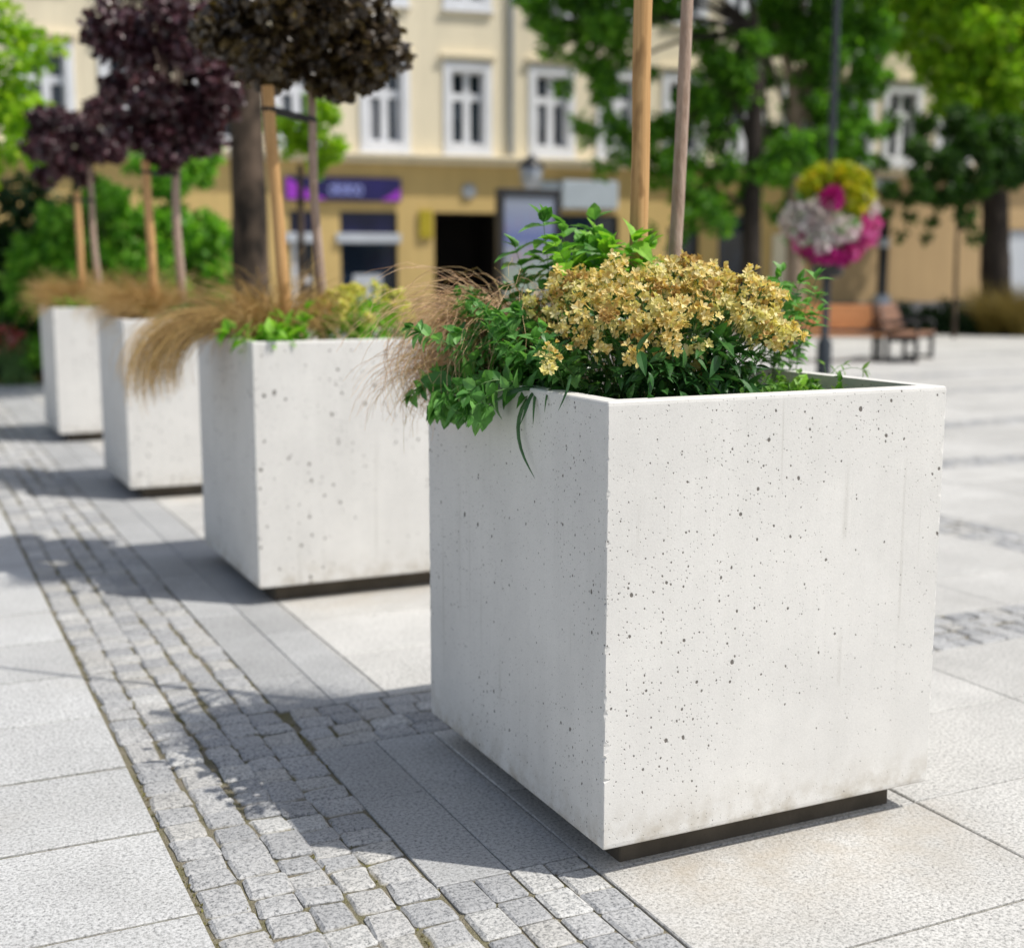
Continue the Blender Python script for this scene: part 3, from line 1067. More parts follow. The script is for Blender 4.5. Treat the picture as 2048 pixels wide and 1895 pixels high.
def blade(pts, w):
    pts = np.asarray(pts, float)
    n = 14
    t = np.linspace(0, len(pts) - 1, n)
    q = np.stack([np.interp(t, np.arange(len(pts)), pts[:, i]) for i in range(3)], 1)
    for _ in range(3):
        q[1:-1] = (q[:-2] + q[1:-1] * 2 + q[2:]) / 4
    ww = w * np.sin(np.linspace(.5, math.pi - .02, n)) ** .8
    sd = np.cross(np.gradient(q, axis=0), [-.8, -.5, .35]); sd /= np.linalg.norm(sd, axis=1)[:, None]
    nr = np.cross(sd, np.gradient(q, axis=0)); nr /= np.linalg.norm(nr, axis=1)[:, None]
    V = np.stack([q - sd * ww[:, None], q + nr * ww[:, None] * .35, q + sd * ww[:, None]], 1)
    F = np.array([(3 * i + j, 3 * i + j + 1, 3 * i + j + 4, 3 * i + j + 3) for i in range(n - 1) for j in (0, 1)])
    return V.reshape(-1, 3), F


gb = MB()
XL = -.012


def onleft(px, py, x=XL):
    v = ray(px, py)
    return CAM + v * ((x - CAM[0]) / v[0])


b0 = np.array([.085, .36, SOIL + .02])
for path, w_ in (([(1085, 775, .03), (1046, 800, -.01), (1032, 850, -.02), (1040, 905, -.022), (1070, 957, -.016)], .0065),
                 ([(1080, 770, .03), (1060, 790, -.01), (1052, 820, -.03), (1040, 850, -.04)], .006),
                 ([(1075, 770, .03), (1068, 800, -.012), (1066, 850, -.02)], .005),
                 ([(1075, 775, .03), (1040, 775, -.03), (1000, 795, -.06), (975, 815, -.07)], .007),
                 ([(1100, 770, .03), (1092, 795, -.01), (1089, 825, -.012)], .0035),
                 ([(1135, 775, .03), (1142, 740, .03), (1136, 780, -.005), (1116, 822, -.02)], .0055),
                 ([(1075, 760, .05), (1085, 715, .04), (1100, 690, .05)], .006)):
    v, f = blade([b0] + [onleft(*p) for p in path], w_)
    gb.add(v, f)
plant('grass_clump', b0, 'few long green grass blades arching down over the left concrete face', 'grass', [('blades', gb, M['blade'])])


# --- trees and stakes in the planters
def crown(clumps, n, size, mat_t=KITE, up=.5, fill=None):
    """leaves gathered in clumps; clumps = (centre, radius)"""
    m = MB()
    vol = np.array([c[1] ** 2 for c in clumps]); vol /= vol.sum()
    for (c, r), fr in zip(clumps, vol):
        k = max(6, int(n * fr))
        d = rdir(k)
        P = np.asarray(c) + d * (r * RNG.uniform(.25, 1.08, k) ** .6)[:, None] * np.array([1, 1, .85])
        D = d * .5 + rdir(k) * .9 + np.array([0, 0, -.25])
        U = np.array([[0, 0, up]]) + d * .5 + rdir(k) * .6
        m.scatter(mat_t, P, D, U, size * RNG.uniform(.65, 1.3, k))
    return m


def globe(c, r, k, rk, squash=.95):
    cl = []
    for d in rdir(k):
        cl.append((np.asarray(c) + d * r * random.uniform(.35, 1.16) * np.array([1, 1, squash]), rk * random.uniform(.7, 1.25)))
    return cl


def young_tree(base, top, c, r, label, mat, n, leaf, lname='planter trees with purple crowns', rt=.019, extra=None, slim=False):
    base, top = np.asarray(base), np.asarray(top)
    root = empty('young_tree', base)
    tag(root, label, 'tree', lname)
    m = MB()
    t = np.linspace(0, 1, 14)
    pts = base + (top - base) * t[:, None] + np.stack([.008 * np.sin(t * 9), .006 * np.cos(t * 7), 0 * t], 1)
    m.tube(pts, rt * (np.interp(t, [0, .3, .45, 1], [1.1, .95, .55, .3]) if slim else np.linspace(1.15, .8, 14)), 10, False, noise=.05)
    c = np.asarray(c)
    for d in rdir(11):
        d[2] = abs(d[2]) * .8 + .1
        e = c + d * r * .75
        m.tube([top, top * .5 + e * .5 + np.array([0, 0, .05]), e], [rt * .7, rt * .4, .004], 6, False)
    part(m, 'trunk', M['bark_young'], root, True)
    cl = globe(c, r, 34, r * .25) + (extra or [])
    part(crown(cl, n, leaf, PALM), 'crown', mat, root)
    return root


def stake(p0, p1, rad, label, tie=None):
    p0, p1 = np.asarray(p0), np.asarray(p1)
    root = empty('wooden_stake', p0)
    tag(root, label, 'stake', 'pine stakes holding the young trees')
    m = MB()
    t = np.linspace(0, 1, 16)
    pts = p0 + (p1 - p0) * t[:, None] + np.stack([.002 * np.sin(t * 14), .002 * np.cos(t * 11), 0 * t], 1)
    m.tube(pts, np.full(16, rad), 12, True, noise=.025)
    part(m, 'post', M['stake'], root, True)
    if tie is not None:
        a, b_ = (np.asarray(x) for x in tie)
        s = MB()
        v = b_ - a; v /= np.linalg.norm(v)
        sd = np.array([-v[1], v[0], 0]); sd /= np.linalg.norm(sd)
        loop = [a - v * rad * 1.2, a + sd * rad * 1.15, b_ + sd * rad * .9, b_ + v * rad, b_ - sd * rad * .9, a - sd * rad * 1.15, a - v * rad * 1.2]
        s.tube(np.array(loop), .011, 6, False)
        part(s, 'tie_strap', M['strap'], root)


def ext(p, q, z):
    p, q = np.asarray(p), np.asarray(q)
    return p + (q - p) * (z - p[2]) / (q[2] - p[2])


# nearest tree: unseen crown raised, upper trunk thinned, to lose their shadows on the paving
tb, tt = atY(1346, 525, .80), atY(1372, 0, .80)
young_tree(ext(tb, tt, SOIL - .02), ext(tb, tt, 4.75), ext(tb, tt, 5.25), .5, 'slim pinkish young trunk rising from the golden flowers, nearest tree', M['bronze'], 3000, .07, rt=.0195, slim=True)
sb, stp = atY(1277, 525, .66), atY(1286, 0, .66)
stake(ext(sb, stp, SOIL - .02), ext(sb, stp, 2.40), .0255, 'thick pine stake standing in the golden flowers, nearest of the stakes',
      (ext(sb, stp, 2.33), ext(tb, tt, 2.33)))
# second
tb, tt = atY(646, 690, 3.40), atY(622, 215, 3.40)
c2 = atY(612, 20, 3.40)
young_tree(ext(tb, tt, SOIL - .02), ext(tb, tt, 2.45), c2, .40, 'young tree with dark bronze globe crown in the second planter', M['bronze'], 9500, .045,
           extra=[(atY(720, 110, 3.3), .14), (atY(470, 60, 3.4), .15), (atY(670, 150, 3.35), .12), (atY(540, 130, 3.4), .13), (atY(735, 40, 3.3), .12)], rt=.021)
sb, stp = atY(577, 690, 3.30), atY(534, 172, 3.30)
stake(ext(sb, stp, SOIL - .02), stp, .0275, 'orange pine stake with black tie strap in the second planter', (atY(540, 220, 3.3), atY(622, 240, 3.4)))
# third
tb, tt = atY(363, 640, 6.35), atY(349, 310, 6.35)
young_tree(ext(tb, tt, SOIL - .02), ext(tb, tt, 2.4), atY(325, 150, 6.35), .45, 'young tree with deep purple globe crown in the third planter', M['purple'], 8500, .052,
           extra=[(atY(330, 290, 6.3), .17), (atY(400, 270, 6.3), .16), (atY(230, 60, 6.3), .2), (atY(425, 120, 6.4), .17), (atY(435, 205, 6.4), .15), (atY(395, 60, 6.4), .2)], rt=.030)
sb, stp = atY(312, 640, 6.30), atY(290, 320, 6.30)
stake(ext(sb, stp, SOIL - .02), stp, .030, 'orange pine stake between the purple tree and the farthest planter', (atY(293, 345, 6.3), atY(350, 350, 6.35)))
# fourth
tb, tt = atY(198, 600, 9.55), atY(181, 390, 9.55)
young_tree(ext(tb, tt, SOIL - .02), ext(tb, tt, 2.35), atY(160, 290, 9.55), .37, 'farthest young tree with small dark purple crown', M['purple'], 6000, .052, rt=.028)
sb, stp = atY(166, 600, 9.50), atY(154, 385, 9.50)
stake(ext(sb, stp, SOIL - .02), stp, .030, 'brown pine stake in the farthest planter', (atY(156, 400, 9.5), atY(182, 402, 9.55)))


# --- planting of the other three planters
def merge(a, b):
    for k in b.f:
        a.f.setdefault(k, []); a.m.setdefault(k, [])
        a.f[k] += [f + a.n for f in b.f[k]]; a.m[k] += b.m[k]
    a.v += b.v
    a.n += b.n
    return a


for i in (1, 2, 3):
    ox, oy = PL[i]
    who = ('second', 'third', 'farthest')[i - 1]
    b = np.array([ox + .20, oy + (.46, .5, .5)[i - 1], SOIL])
    m = tuft(b, 1100, (.34, .54), LEFT, 2.2, .12, .0016, (.02, .6), (.8, 2.6), 10)
    if i == 1:
        merge(m, tuft(b + np.array([-.04, -.03, .03]), 620, (.56, .86), LEFT + .16, .10, .045, .0016, (.6, .9), (2.35, 2.65), 16, .003))
    else:
        merge(m, tuft(b + np.array([.1, -.1, 0]), 700, (.32, .52), LEFT + 1.0, 1.5, .16, .0018, (.1, 1.0), (.6, 1.9), 8))
    lab = {1: 'straw coloured sedge with a long tail hanging over the left side of the second planter',
           2: 'golden sedge arching over green leaves in the third planter', 3: 'rusty golden sedge spreading from the farthest planter'}[i]
    plant('sedge', b, lab, 'ornamental grass', [('blades', m, M['sedge_gold'])], 'sedge tufts in the planters')
    if i == 1:
        b = atY(560, 690, oy + .13); b[2] = SOIL
        st = [curve(b + np.array([random.uniform(-.11, .13), random.uniform(-.05, .06), 0]), random.uniform(0, 6.28), random.uniform(.1, .7), random.uniform(.3, 1.1), random.uniform(.10, .22), 6) for _ in range(22)]
        sm, lm = leafy(st, OVATE, .07, .085, .045, .35)
        plant('lime_herb', b, 'broad leaved lime green herb leaning over the front rim of the second planter', 'herb', [('stems', sm, M['stem']), ('leaves', lm, M['lime'])])
        c = atY(722, 652, oy + .42)
        gl = MB(); n = 900
        P = c + rdir(n) * np.array([.22, .22, .17]) * (RNG.uniform(0, 1, n) ** .4)[:, None] - np.array([0, 0, .06])
        P[:, 2] = np.maximum(P[:, 2], SOIL + .01)
        gl.scatter(LANCE, P, P - c + rdir(n) * .12, np.array([[0, 0, 1.]]) + rdir(n) * .5, RNG.uniform(.04, .07, n))
        pet = MB(); tw = MB()
        cen = [c + d * np.array([.23, .23, .17]) * random.uniform(.85, 1.05) for d in rdir(110) if d[2] > .1]
        heads(cen, [q - c + np.array([0, -.05, .08]) for q in cen], 12, .030, .020)
        for q in cen: tw.tube([(c[0], c[1], SOIL), (q + c) / 2 - np.array([0, 0, .04]), q], [.002, .0016, .001], 3, False)
        plant('flowering_shrub', (c[0], c[1], SOIL), 'rounded yellow green flowering shrub at the right of the second planter', 'flowering shrub', [('twigs', tw, M['stem']), ('flowers', pet, [M['petal_blur'], M['petal_old'], M['petal_blur']]), ('leaves', gl, M['lime'])])
    else:
        b = np.array([ox + .40, oy + .16, SOIL]) if i == 2 else np.array([ox + .22, oy + .2, SOIL])
        st = [curve(b + np.array([random.uniform(-.12, .14), random.uniform(-.05, .07), 0]), random.uniform(0, 6.28), random.uniform(.1, .7), random.uniform(.3, 1.0), random.uniform(.08, .18), 6) for _ in range(26)]
        sm, lm = leafy(st, OVATE, .06, .07, .04, .3)
        plant('green_herb', b, 'round clump of green leaves at the front of the %s planter' % who, 'herb', [('stems', sm, M['stem']), ('leaves', lm, M['herb'] if i == 2 else M['lime'])])

# ------------------------------------------------------------------ the building
F0 = np.array([10.1695, 25.1631, 0.0])
FA = -.136
bld = empty('town_house', F0, FA)
tag(bld, 'cream town house with white windows above an ochre shop floor', 'building')
WIN_S = [-10.3, -8.5, -6.9, -5.15, -3.4, -1.46, .435, 2.435, 4.1, 5.75, 7.35, 8.95, 10.4, 11.75, 13.3, 14.9, 16.5, 18.2]


def walls(m, s0, s1, z0, z1, holes, y=0.0, deep=.30):
    """flat wall with openings and reveals"""
    S = sorted({s0, s1, *[h[0] for h in holes], *[h[1] for h in holes]})
    Z = sorted({z0, z1, *[h[2] for h in holes], *[h[3] for h in holes]})
    for a, b in zip(S, S[1:]):
        for c, d in zip(Z, Z[1:]):
            mx, mz = (a + b) / 2, (c + d) / 2
            if any(h[0] < mx < h[1] and h[2] < mz < h[3] for h in holes): continue
            m.add([(a, y, c), (b, y, c), (b, y, d), (a, y, d)], [(0, 1, 2, 3)])
    for a, b, c, d in holes:
        v = [(a, y, c), (b, y, c), (b, y, d), (a, y, d), (a, y + deep, c), (b, y + deep, c), (b, y + deep, d), (a, y + deep, d)]
        m.add(v, [(0, 4, 5, 1), (1, 5, 6, 2), (2, 6, 7, 3), (3, 7, 4, 0)])


S0, S1, ZL, ZT = -18.0, 24.0, 3.98, 11.6
PW, PZ0, PZ1 = .40, 4.30, 5.92
up_holes = [(s - PW, s + PW, PZ0, PZ1) for s in WIN_S] + [(s - PW, s + PW, 7.42, 9.1) for s in WIN_S]
m = MB()
walls(m, S0, S1, ZL, ZT, up_holes)
m.add([(S0, 0, 0), (S0, 9, 0), (S0, 9, ZT), (S0, 0, ZT)], [(0, 3, 2, 1)])
m.add([(S1, 0, 0), (S1, 9, 0), (S1, 9, ZT), (S1, 0, ZT)], [(0, 1, 2, 3)])
m.add([(S0, 9, 0), (S1, 9, 0), (S1, 9, ZT), (S0, 9, ZT)], [(0, 3, 2, 1)])
m.build('upper_wall', M['wall'], bld)
low_holes = [(-.36, 1.44, .02, 2.81), (-2.5, -1.2, .75, 2.80), (-3.62, -3.08, .02, 2.80), (2.2, 4.15, .55, 2.80), (5.4, 6.25, .3, 2.55), (6.75, 7.6, .3, 2.85), (-5.6, -4.95, 1.2, 2.1), (-8.6, -7.2, .9, 2.4)]
m = MB()
walls(m, S0, 9.6, 0, ZL, low_holes, .03)
m.build('shop_floor_wall', M['wall_low'], bld)
m = MB()
walls(m, 9.6, S1, 0, ZL, [(15.2, 16.4, .02, 2.6)], .03)
m.build('side_wall', M['wall_side'], bld)
m = MB(); m.bbox(9.7, S1, -.09, .02, -.01, .72, .01); m.build('base_course', M['base_stone'], bld)
m = MB(); m.bbox(15.25, 16.35, .12, .2, 0, 2.58, .02); m.build('door', M['grey_paint'], bld)
m = MB(); m.bbox(S0, S1, -.27, .06, 3.98, 4.06, .012); m.bbox(S0, S1, -.10, .04, 3.86, 3.978, .01); m.build('string_course', M['wall'], bld)
m = MB(); m.bbox(S0 - .2, S1 + .2, -.45, .1, ZT - .02, ZT + .30, .03); m.build('cornice', M['wall'], bld)
m = MB(); m.add([(S0 - .3, -.5, ZT + .28), (S1 + .3, -.5, ZT + .28), (S1 + .3, 4.5, ZT + 3.2), (S0 - .3, 4.5, ZT + 3.2), (S1 + .3, 9.5, ZT + .28), (S0 - .3, 9.5, ZT + .28)], [(0, 1, 2, 3), (3, 2, 4, 5)]); m.build('roof', M['roof'], bld)
first = None
random.seed(3)
for k, s in enumerate(WIN_S):
    for fl, (z0, z1) in enumerate(((PZ0, PZ1), (7.42, 9.1))):
        if first is None:
            m = MB()      # white moulded surround, built round s = 0, z = 0
            h = z1 - z0
            for a, b, c, d in ((-.56, -.385, -.20, h + .20), (.385, .56, -.20, h + .20), (-.385, .385, h - .015, h + .20), (-.385, .385, -.20, .015)):
                m.bbox(a, b, -.045, .06, c, d, .008)
            m.bbox(-.60, .60, -.10, .02, -.245, -.205, .008)
            f = m.build('window', M['white_paint'], bld)
            m = MB()
            for a, b, c, d in ((-.385, -.325, .0, h), (.325, .385, .0, h), (-.325, .325, h - .06, h), (-.325, .325, .0, .06), (-.325, .325, h * .60, h * .60 + .16)):
                m.bbox(a, b, .09, .15, c, d, .006)
            m.bbox(-.085, .085, .085, .15, .06, h * .60, .006)
            m.bbox(-.07, .07, .085, .15, h * .60 + .16, h - .06, .006)
            sa = m.build('sash', M['white_paint'], f)
            m = MB(); m.box(-.39, .39, .16, .17, 0, h)
            pa = m.build('pane', M['glass'], f)
            m = MB(); m.bbox(-.64, .64, -.12, .01, h + .27, h + .36, .012)
            ho = m.build('hood', M['wall'], f)
            m = MB(); m.bbox(-.66, .66, -.08, .01, -.60, -.53, .012) if fl else m.bbox(-.60, .60, -.03, .01, -.27, -.235, .008)
            ap = m.build('apron', M['wall'], f)
            first = (f, sa, pa, ho, ap)
            f.location = (s, 0, z0)
        else:
            f = first[0].copy(); COL.objects.link(f); f.parent = bld; f.location = (s, 0, z0)
            for q in first[1:]:
                c = q.copy(); COL.objects.link(c); c.parent = f
for k, s in enumerate(WIN_S):
    if k % 3 == 0: continue
    for z0, z1 in ((PZ0, PZ1), (7.42, 9.1)):
        if random.random() < .25: continue
        wf = [o for o in bld.children if o.name.startswith('window') and abs(o.location.x - s) < .01 and abs(o.location.z - z0) < .01][0]
        for sg in (-1, 1):
            cw = random.uniform(.09, .2)
            n = 12
            t = np.linspace(0, 1, n)
            e = sg * (.37 - cw * t * (1 + .15 * np.sin(t * 5)))
            V = np.concatenate([np.stack([e, .152 - .006 * np.sin(t * 22), np.full(n, .03)], 1), np.stack([e, .152 - .006 * np.sin(t * 22), np.full(n, (z1 - z0) * .62)], 1)])
            m = MB(); m.add(V, [(i, i + 1, n + i + 1, n + i) for i in range(n - 1)])
            m.build('curtain', M['curtain'], wf)
m = MB(); m.tube([(1.45, -.07, 4.1), (1.45, -.07, 11.5)], .055, 10); m.build('shade_line_pipe', M['zinc'], bld, True)  # added tube standing for a grey vertical shade line on the wall
# ground floor openings
m = MB(); m.box(-.40, 1.48, 3.0, 3.1, 0, 2.9); m.box(-.41, -.362, .33, 3.0, 0, 2.85); m.box(1.442, 1.49, .33, 3.0, 0, 2.85); m.box(-.40, 1.48, .33, 3.0, 2.812, 2.86)
m.build('dark_passage', M['dark_in'], bld)


def shopwin(a, b, z0, z1, tr=None, mat=None):
    m = MB()
    fr = .055
    for q in ((a, a + fr, z0, z1), (b - fr, b, z0, z1), (a + fr, b - fr, z0, z0 + .06), (a + fr, b - fr, z1 - .05, z1)):
        m.bbox(q[0], q[1], .10, .2, q[2], q[3], .006)
    f = m.build('shop_window', M['grey_metal'], bld)
    m = MB(); m.box(a, b, .19, .2, z0, (tr or z1)); m.build('pane', mat or M['glass_blue'], f)
    if tr:
        m = MB(); m.bbox(a + .02, b - .02, .12, .18, tr + .2, z1 - .03, .005); m.build('transom_panel', M['navy_dark'], f)
        m = MB(); m.bbox(a - .1, b + .06, -.05, .1, tr, tr + .21, .012); m.build('fascia', M['grey_paint'], f)
    return f


f = shopwin(-2.5, -1.2, .75, 2.80, 2.11)
m = MB(); m.bbox(-2.2, -1.55, .165, .185, .85, 1.42, .004); m.build('notice_board', M['grey_paint'], f)
f = shopwin(-3.62, -3.08, .02, 2.80, 2.11)
m = MB()
for q in ((-3.62, -3.47, .02, 2.10), (-3.13, -3.08, .02, 2.1), (-3.47, -3.13, 1.22, 1.36), (-3.47, -3.13, .02, .2)):
    m.bbox(q[0], q[1], .11, .18, q[2], q[3], .006)
m.build('door_frame', M['white_paint'], f)
shopwin(2.2, 4.15, .55, 2.80)
shopwin(5.4, 6.25, .3, 2.55)
shopwin(6.75, 7.6, .3, 2.85)
f = shopwin(-5.6, -4.95, 1.2, 2.1)
m = MB(); m.bbox(-5.75, -4.7, -.08, .02, 2.1, 2.34, .01); m.build('lintel', M['grey_paint'], bld)
shopwin(-8.6, -7.2, .9, 2.4)
m = MB(); m.bbox(8.2, 8.8, -.06, .02, .3, 2.4, .01); m.build('pilaster', M['wall'], bld)
m = MB(); m.bbox(10.8, 11.6, -.04, .02, 3.5, 3.8, .01); m.build('panel', M['grey_paint'], bld)


def fpt(s, y, z):
    c, si = math.cos(FA), math.sin(FA)
    return Vector((F0[0] + s * c - y * si, F0[1] + s * si + y * c, z))


def fsign(name, s, z, label, cat, parts, group=None):
    root = empty(name, fpt(s, 0, z), FA)
    tag(root, label, cat, group)
    for nm, mm, mat in parts:
        mm.build(nm, mat, root)
    return root


# violet shop sign: board, swooshes and its blurred pale lettering
mbd = MB(); mbd.bbox(-1.28, 1.28, -.10, .025, -.25, .25, .01)
sw = MB()
n = 14
t = np.linspace(0, 1, n)
topc = -.20 + .44 * (1 - t) ** 1.3
V = np.concatenate([np.stack([-1.26 + .85 * t, np.full(n, -.106), np.full(n, -.235)], 1), np.stack([-1.26 + .85 * t, np.full(n, -.106), topc], 1)])
V = np.concatenate([V, V - [0, .006, 0]])
sw.add(V, [(i, i + 1, n + i + 1, n + i) for i in range(n - 1)] + [(2 * n + i, 2 * n + i + 1, 3 * n + i + 1, 3 * n + i) for i in range(n - 1)] + [(n + i, n + i + 1, 3 * n + i + 1, 3 * n + i) for i in range(n - 1)])
V2 = V.copy(); V2[:, 0] = 1.26 - (V2[:, 0] + 1.26) * .5; V2[:, 2] = -.235 + (V2[:, 2] + .235) * .6
sw2 = MB(); sw2.add(V2, [(2 * n + i, 3 * n + i, 3 * n + i + 1, 2 * n + i + 1) for i in range(n - 1)] + [(n + i, 3 * n + i, 3 * n + i + 1, n + i + 1) for i in range(n - 1)])
le = MB()
x = -.33
for wd, h0, h1 in ((.13, -.13, .07), (.045, -.13, .14), (.13, -.13, .07), (.045, -.13, .12), (.13, -.13, .07), (.13, -.13, .07)):
    if wd > .1:     # round letter: ring
        a = np.linspace(0, 2 * math.pi, 17)
        c = np.array([x + wd / 2, -.112, (h0 + h1) / 2])
        ring = np.stack([c[0] + wd / 2 * np.cos(a), np.full(17, c[1]), c[2] + (h1 - h0) / 2 * np.sin(a)], 1)
        le.tube(ring, .022, 6, False)
    else:
        le.bbox(x, x + wd, -.125, -.098, h0, h1, .008)
    x += wd + .025
fsign('shop_sign', -2.42, 3.275, 'long navy and violet shop sign above the shop window', 'sign', [('board', mbd, M['navy']), ('swoosh', sw, M['violet']), ('swoosh', sw2, M['violet']), ('lettering', le, M['letter'])])
mm = MB(); mm.bbox(-.70, .70, -.14, .025, -.33, .33, .03); m2 = MB(); m2.bbox(-1.22, -.72, -.05, .025, .08, .30, .01)
fsign('shop_sign', 3.36, 3.25, 'greyish white box sign right of the dark doorway', 'sign', [('box', mm, M['sign_white']), ('side_board', m2, M['sign_white'])])
mm = MB(); mm.bbox(-.15, .15, -.05, .025, -.31, .31, .01)
fsign('wall_plate', -.56, 2.54, 'yellow upright plate beside the dark doorway', 'sign', [('plate', mm, M['yellow'])])
mm = MB()
a = np.linspace(0, 2 * math.pi, 24, endpoint=False)
V = np.concatenate([np.stack([.16 * np.cos(a), np.full(24, -.03), .16 * np.sin(a)], 1), np.stack([.17 * np.cos(a), np.full(24, .03), .17 * np.sin(a)], 1)])
mm.add(V, [(i, (i + 1) % 24, 24 + (i + 1) % 24, 24 + i) for i in range(24)]); mm.add(V[:24], [tuple(range(24))])
fsign('wall_plaque', .46, 3.29, 'small round grey plaque over the dark doorway', 'sign', [('disc', mm, M['zinc'])])

# ------------------------------------------------------------------ street furniture
g0 = ground(1056, 22.0)
ad = empty('advertising_display', g0, -YAW + .42)
tag(ad, 'dark framed advertising display case showing a faded poster before the doorway', 'display')
m = MB()
for q in ((-.56, -.47, -.10, .10, .25, 2.82), (.47, .56, -.10, .10, .25, 2.82), (-.47, .47, -.10, .10, 2.70, 2.82), (-.47, .47, -.10, .10, .25, .40)):
    m.bbox(*q, .012)
m.bbox(-.47, .47, .02, .09, .40, 2.70, .004)
m.build('frame', M['black_metal'], ad)
m = MB(); m.bbox(-.47, .47, -.06, .0, .40, 2.70, .004); m.build('poster', M['poster'], ad)
for sx in (-.4, .4):
    m = MB(); m.bbox(sx - .05, sx + .05, -.07, .07, -.012, .26, .008); m.build('leg', M['black_metal'], ad)

g0 = ground(1062, 26.0)
lp = empty('street_lantern', g0)
tag(lp, 'dark lantern head showing above the advertising display', 'street lamp')
zt = at(1058, 380, 26)[2]
m = MB(); m.lathe([(.11, -.012), (.11, .3), (.06, .4), (.05, zt - .1), (.09, zt - .05), (.09, zt)], (0, 0, 0), 12); m.build('pole', M['black_metal'], lp, True)
m = MB(); m.lathe([(.09, zt), (.20, zt + .12), (.23, zt + .42), (.21, zt + .44)], (0, 0, 0), 12); m.build('lamp_glass', M['zinc'], lp, True)
m = MB(); m.lathe([(.26, zt + .43), (.25, zt + .47), (.12, zt + .60), (.03, zt + .66), (.0, zt + .70)], (0, 0, 0), 12); m.build('cap', M['black_metal'], lp, True)

# lamp post with a flower basket
g0 = ground(1654, 17.0)
post = empty('lamp_post', g0)
tag(post, 'tall dark grey lamp post behind the planter, carrying the flower basket', 'lamp post')
m = MB(); m.lathe([(.10, -.012), (.10, .55), (.050, .62), (.046, 3.0), (.040, 6.2), (.040, 6.25), (0, 6.25)], (0, 0, 0), 14); m.build('pole', M['grey_metal'], post, True)
m = MB(); m.lathe([(.05, 6.25), (.16, 6.4), (.19, 6.8), (.0, 6.95)], (0, 0, 0), 14); m.build('lamp_head', M['zinc'], post, True)
bc = at(1655, 530, 17.0)
zb = at(1655, 556, 17.0)[2]; zr = at(1655, 505, 17.0)[2]
fb = empty('flower_basket', (g0[0], g0[1], zb))
tag(fb, 'round basket of white and pink petunias with lime foliage on the lamp post', 'flower basket')
m = MB(); h = zr - zb
m.lathe([(.064, 0), (.19, .03), (.24, h), (.225, h), (.18, .05), (.064, .03)], (0, 0, 0), 20); m.build('bowl', M['black_metal'], fb, True)


def blob(pts, n, size, squash=.9):
    m = MB()
    tot = sum(r * r for _, r in pts)
    for c, r in pts:
        k = int(n * r * r / tot)
        d = rdir(k)
        P = np.asarray(c) + d * (r * RNG.uniform(.3, 1.05, k) ** .5)[:, None] * np.array([1, 1, squash])
        m.scatter(PALM, P, d + rdir(k) * .8, d + rdir(k) * .5, size * RNG.uniform(.7, 1.3, k))
    return m


A = lambda px, py, dd=0.0: at(px, py, 17.0 + dd)
for nm, mat, n, sz, pts in (
    ('white_flowers', 'fl_white', 1500, .075, [(A(1600, 430, -.1), .17), (A(1640, 425, -.3), .18), (A(1615, 465, -.25), .17), (A(1665, 455, -.35), .19), (A(1690, 460, -.3), .16), (A(1585, 445, .2), .15), (A(1650, 485, -.35), .14), (A(1730, 415, .1), .15), (A(1650, 440, .4), .25)]),
    ('pink_flowers', 'fl_pink', 900, .075, [(A(1715, 455, -.15), .15), (A(1735, 450, .1), .14), (A(1715, 485, -.1), .13), (A(1700, 500, -.2), .12), (A(1600, 480, -.1), .11), (A(1725, 470, .35), .17)]),
    ('magenta_spray', 'fl_magenta', 160, .07, [(A(1662, 398, -.45), .13), (A(1666, 392, -.3), .12)]),
    ('magenta_flowers', 'fl_magenta', 600, .07, [(A(1630, 500, -.2), .14), (A(1655, 505, -.3), .13), (A(1685, 508, -.2), .12), (A(1640, 490, .1), .26)]),
    ('trailing_leaves', 'herb', 420, .085, [(A(1645, 450, .0), .50), (A(1660, 380, .1), .36), (A(1640, 500, .0), .26)]),
    ('lime_foliage', 'fl_lime', 1300, .08, [(A(1620, 372, -.1), .13), (A(1635, 355, -.1), .12), (A(1665, 350, -.1), .14), (A(1695, 352, -.1), .14), (A(1718, 365, -.1), .14), (A(1722, 390, -.15), .13), (A(1708, 410, -.25), .12), (A(1700, 380, -.2), .13), (A(1665, 365, .3), .28)])):
    o = blob(pts, n, sz).build(nm, M[mat], None)
    o.parent = fb
    o.matrix_parent_inverse = Matrix.Translation(-Vector(fb.location))

# thin black post with a pale cuff further back
g0 = ground(1765, 30.5)
o = empty('sign_post', g0)
tag(o, 'black post with a pale grey cuff standing before the peach wall', 'post')
m = MB(); m.lathe([(.13, -.012), (.13, .10), (.12, .9), (.12, 2.05), (.125, 2.05), (.125, 2.25), (.12, 2.25), (.12, 2.78), (.0, 2.82)], (0, 0, 0), 12); m.build('shaft', M['black_metal'], o, True)
m = MB(); m.lathe([(.128, 2.04), (.133, 2.05), (.133, 2.25), (.128, 2.26)], (0, 0, 0), 12); m.build('cuff', M['zinc'], o, True)
m = MB(); m.lathe([(.19, .55), (.21, .60), (.21, .92), (.13, .98)], (0, 0, 0), 12); m.build('collar', M['zinc'], o, True)


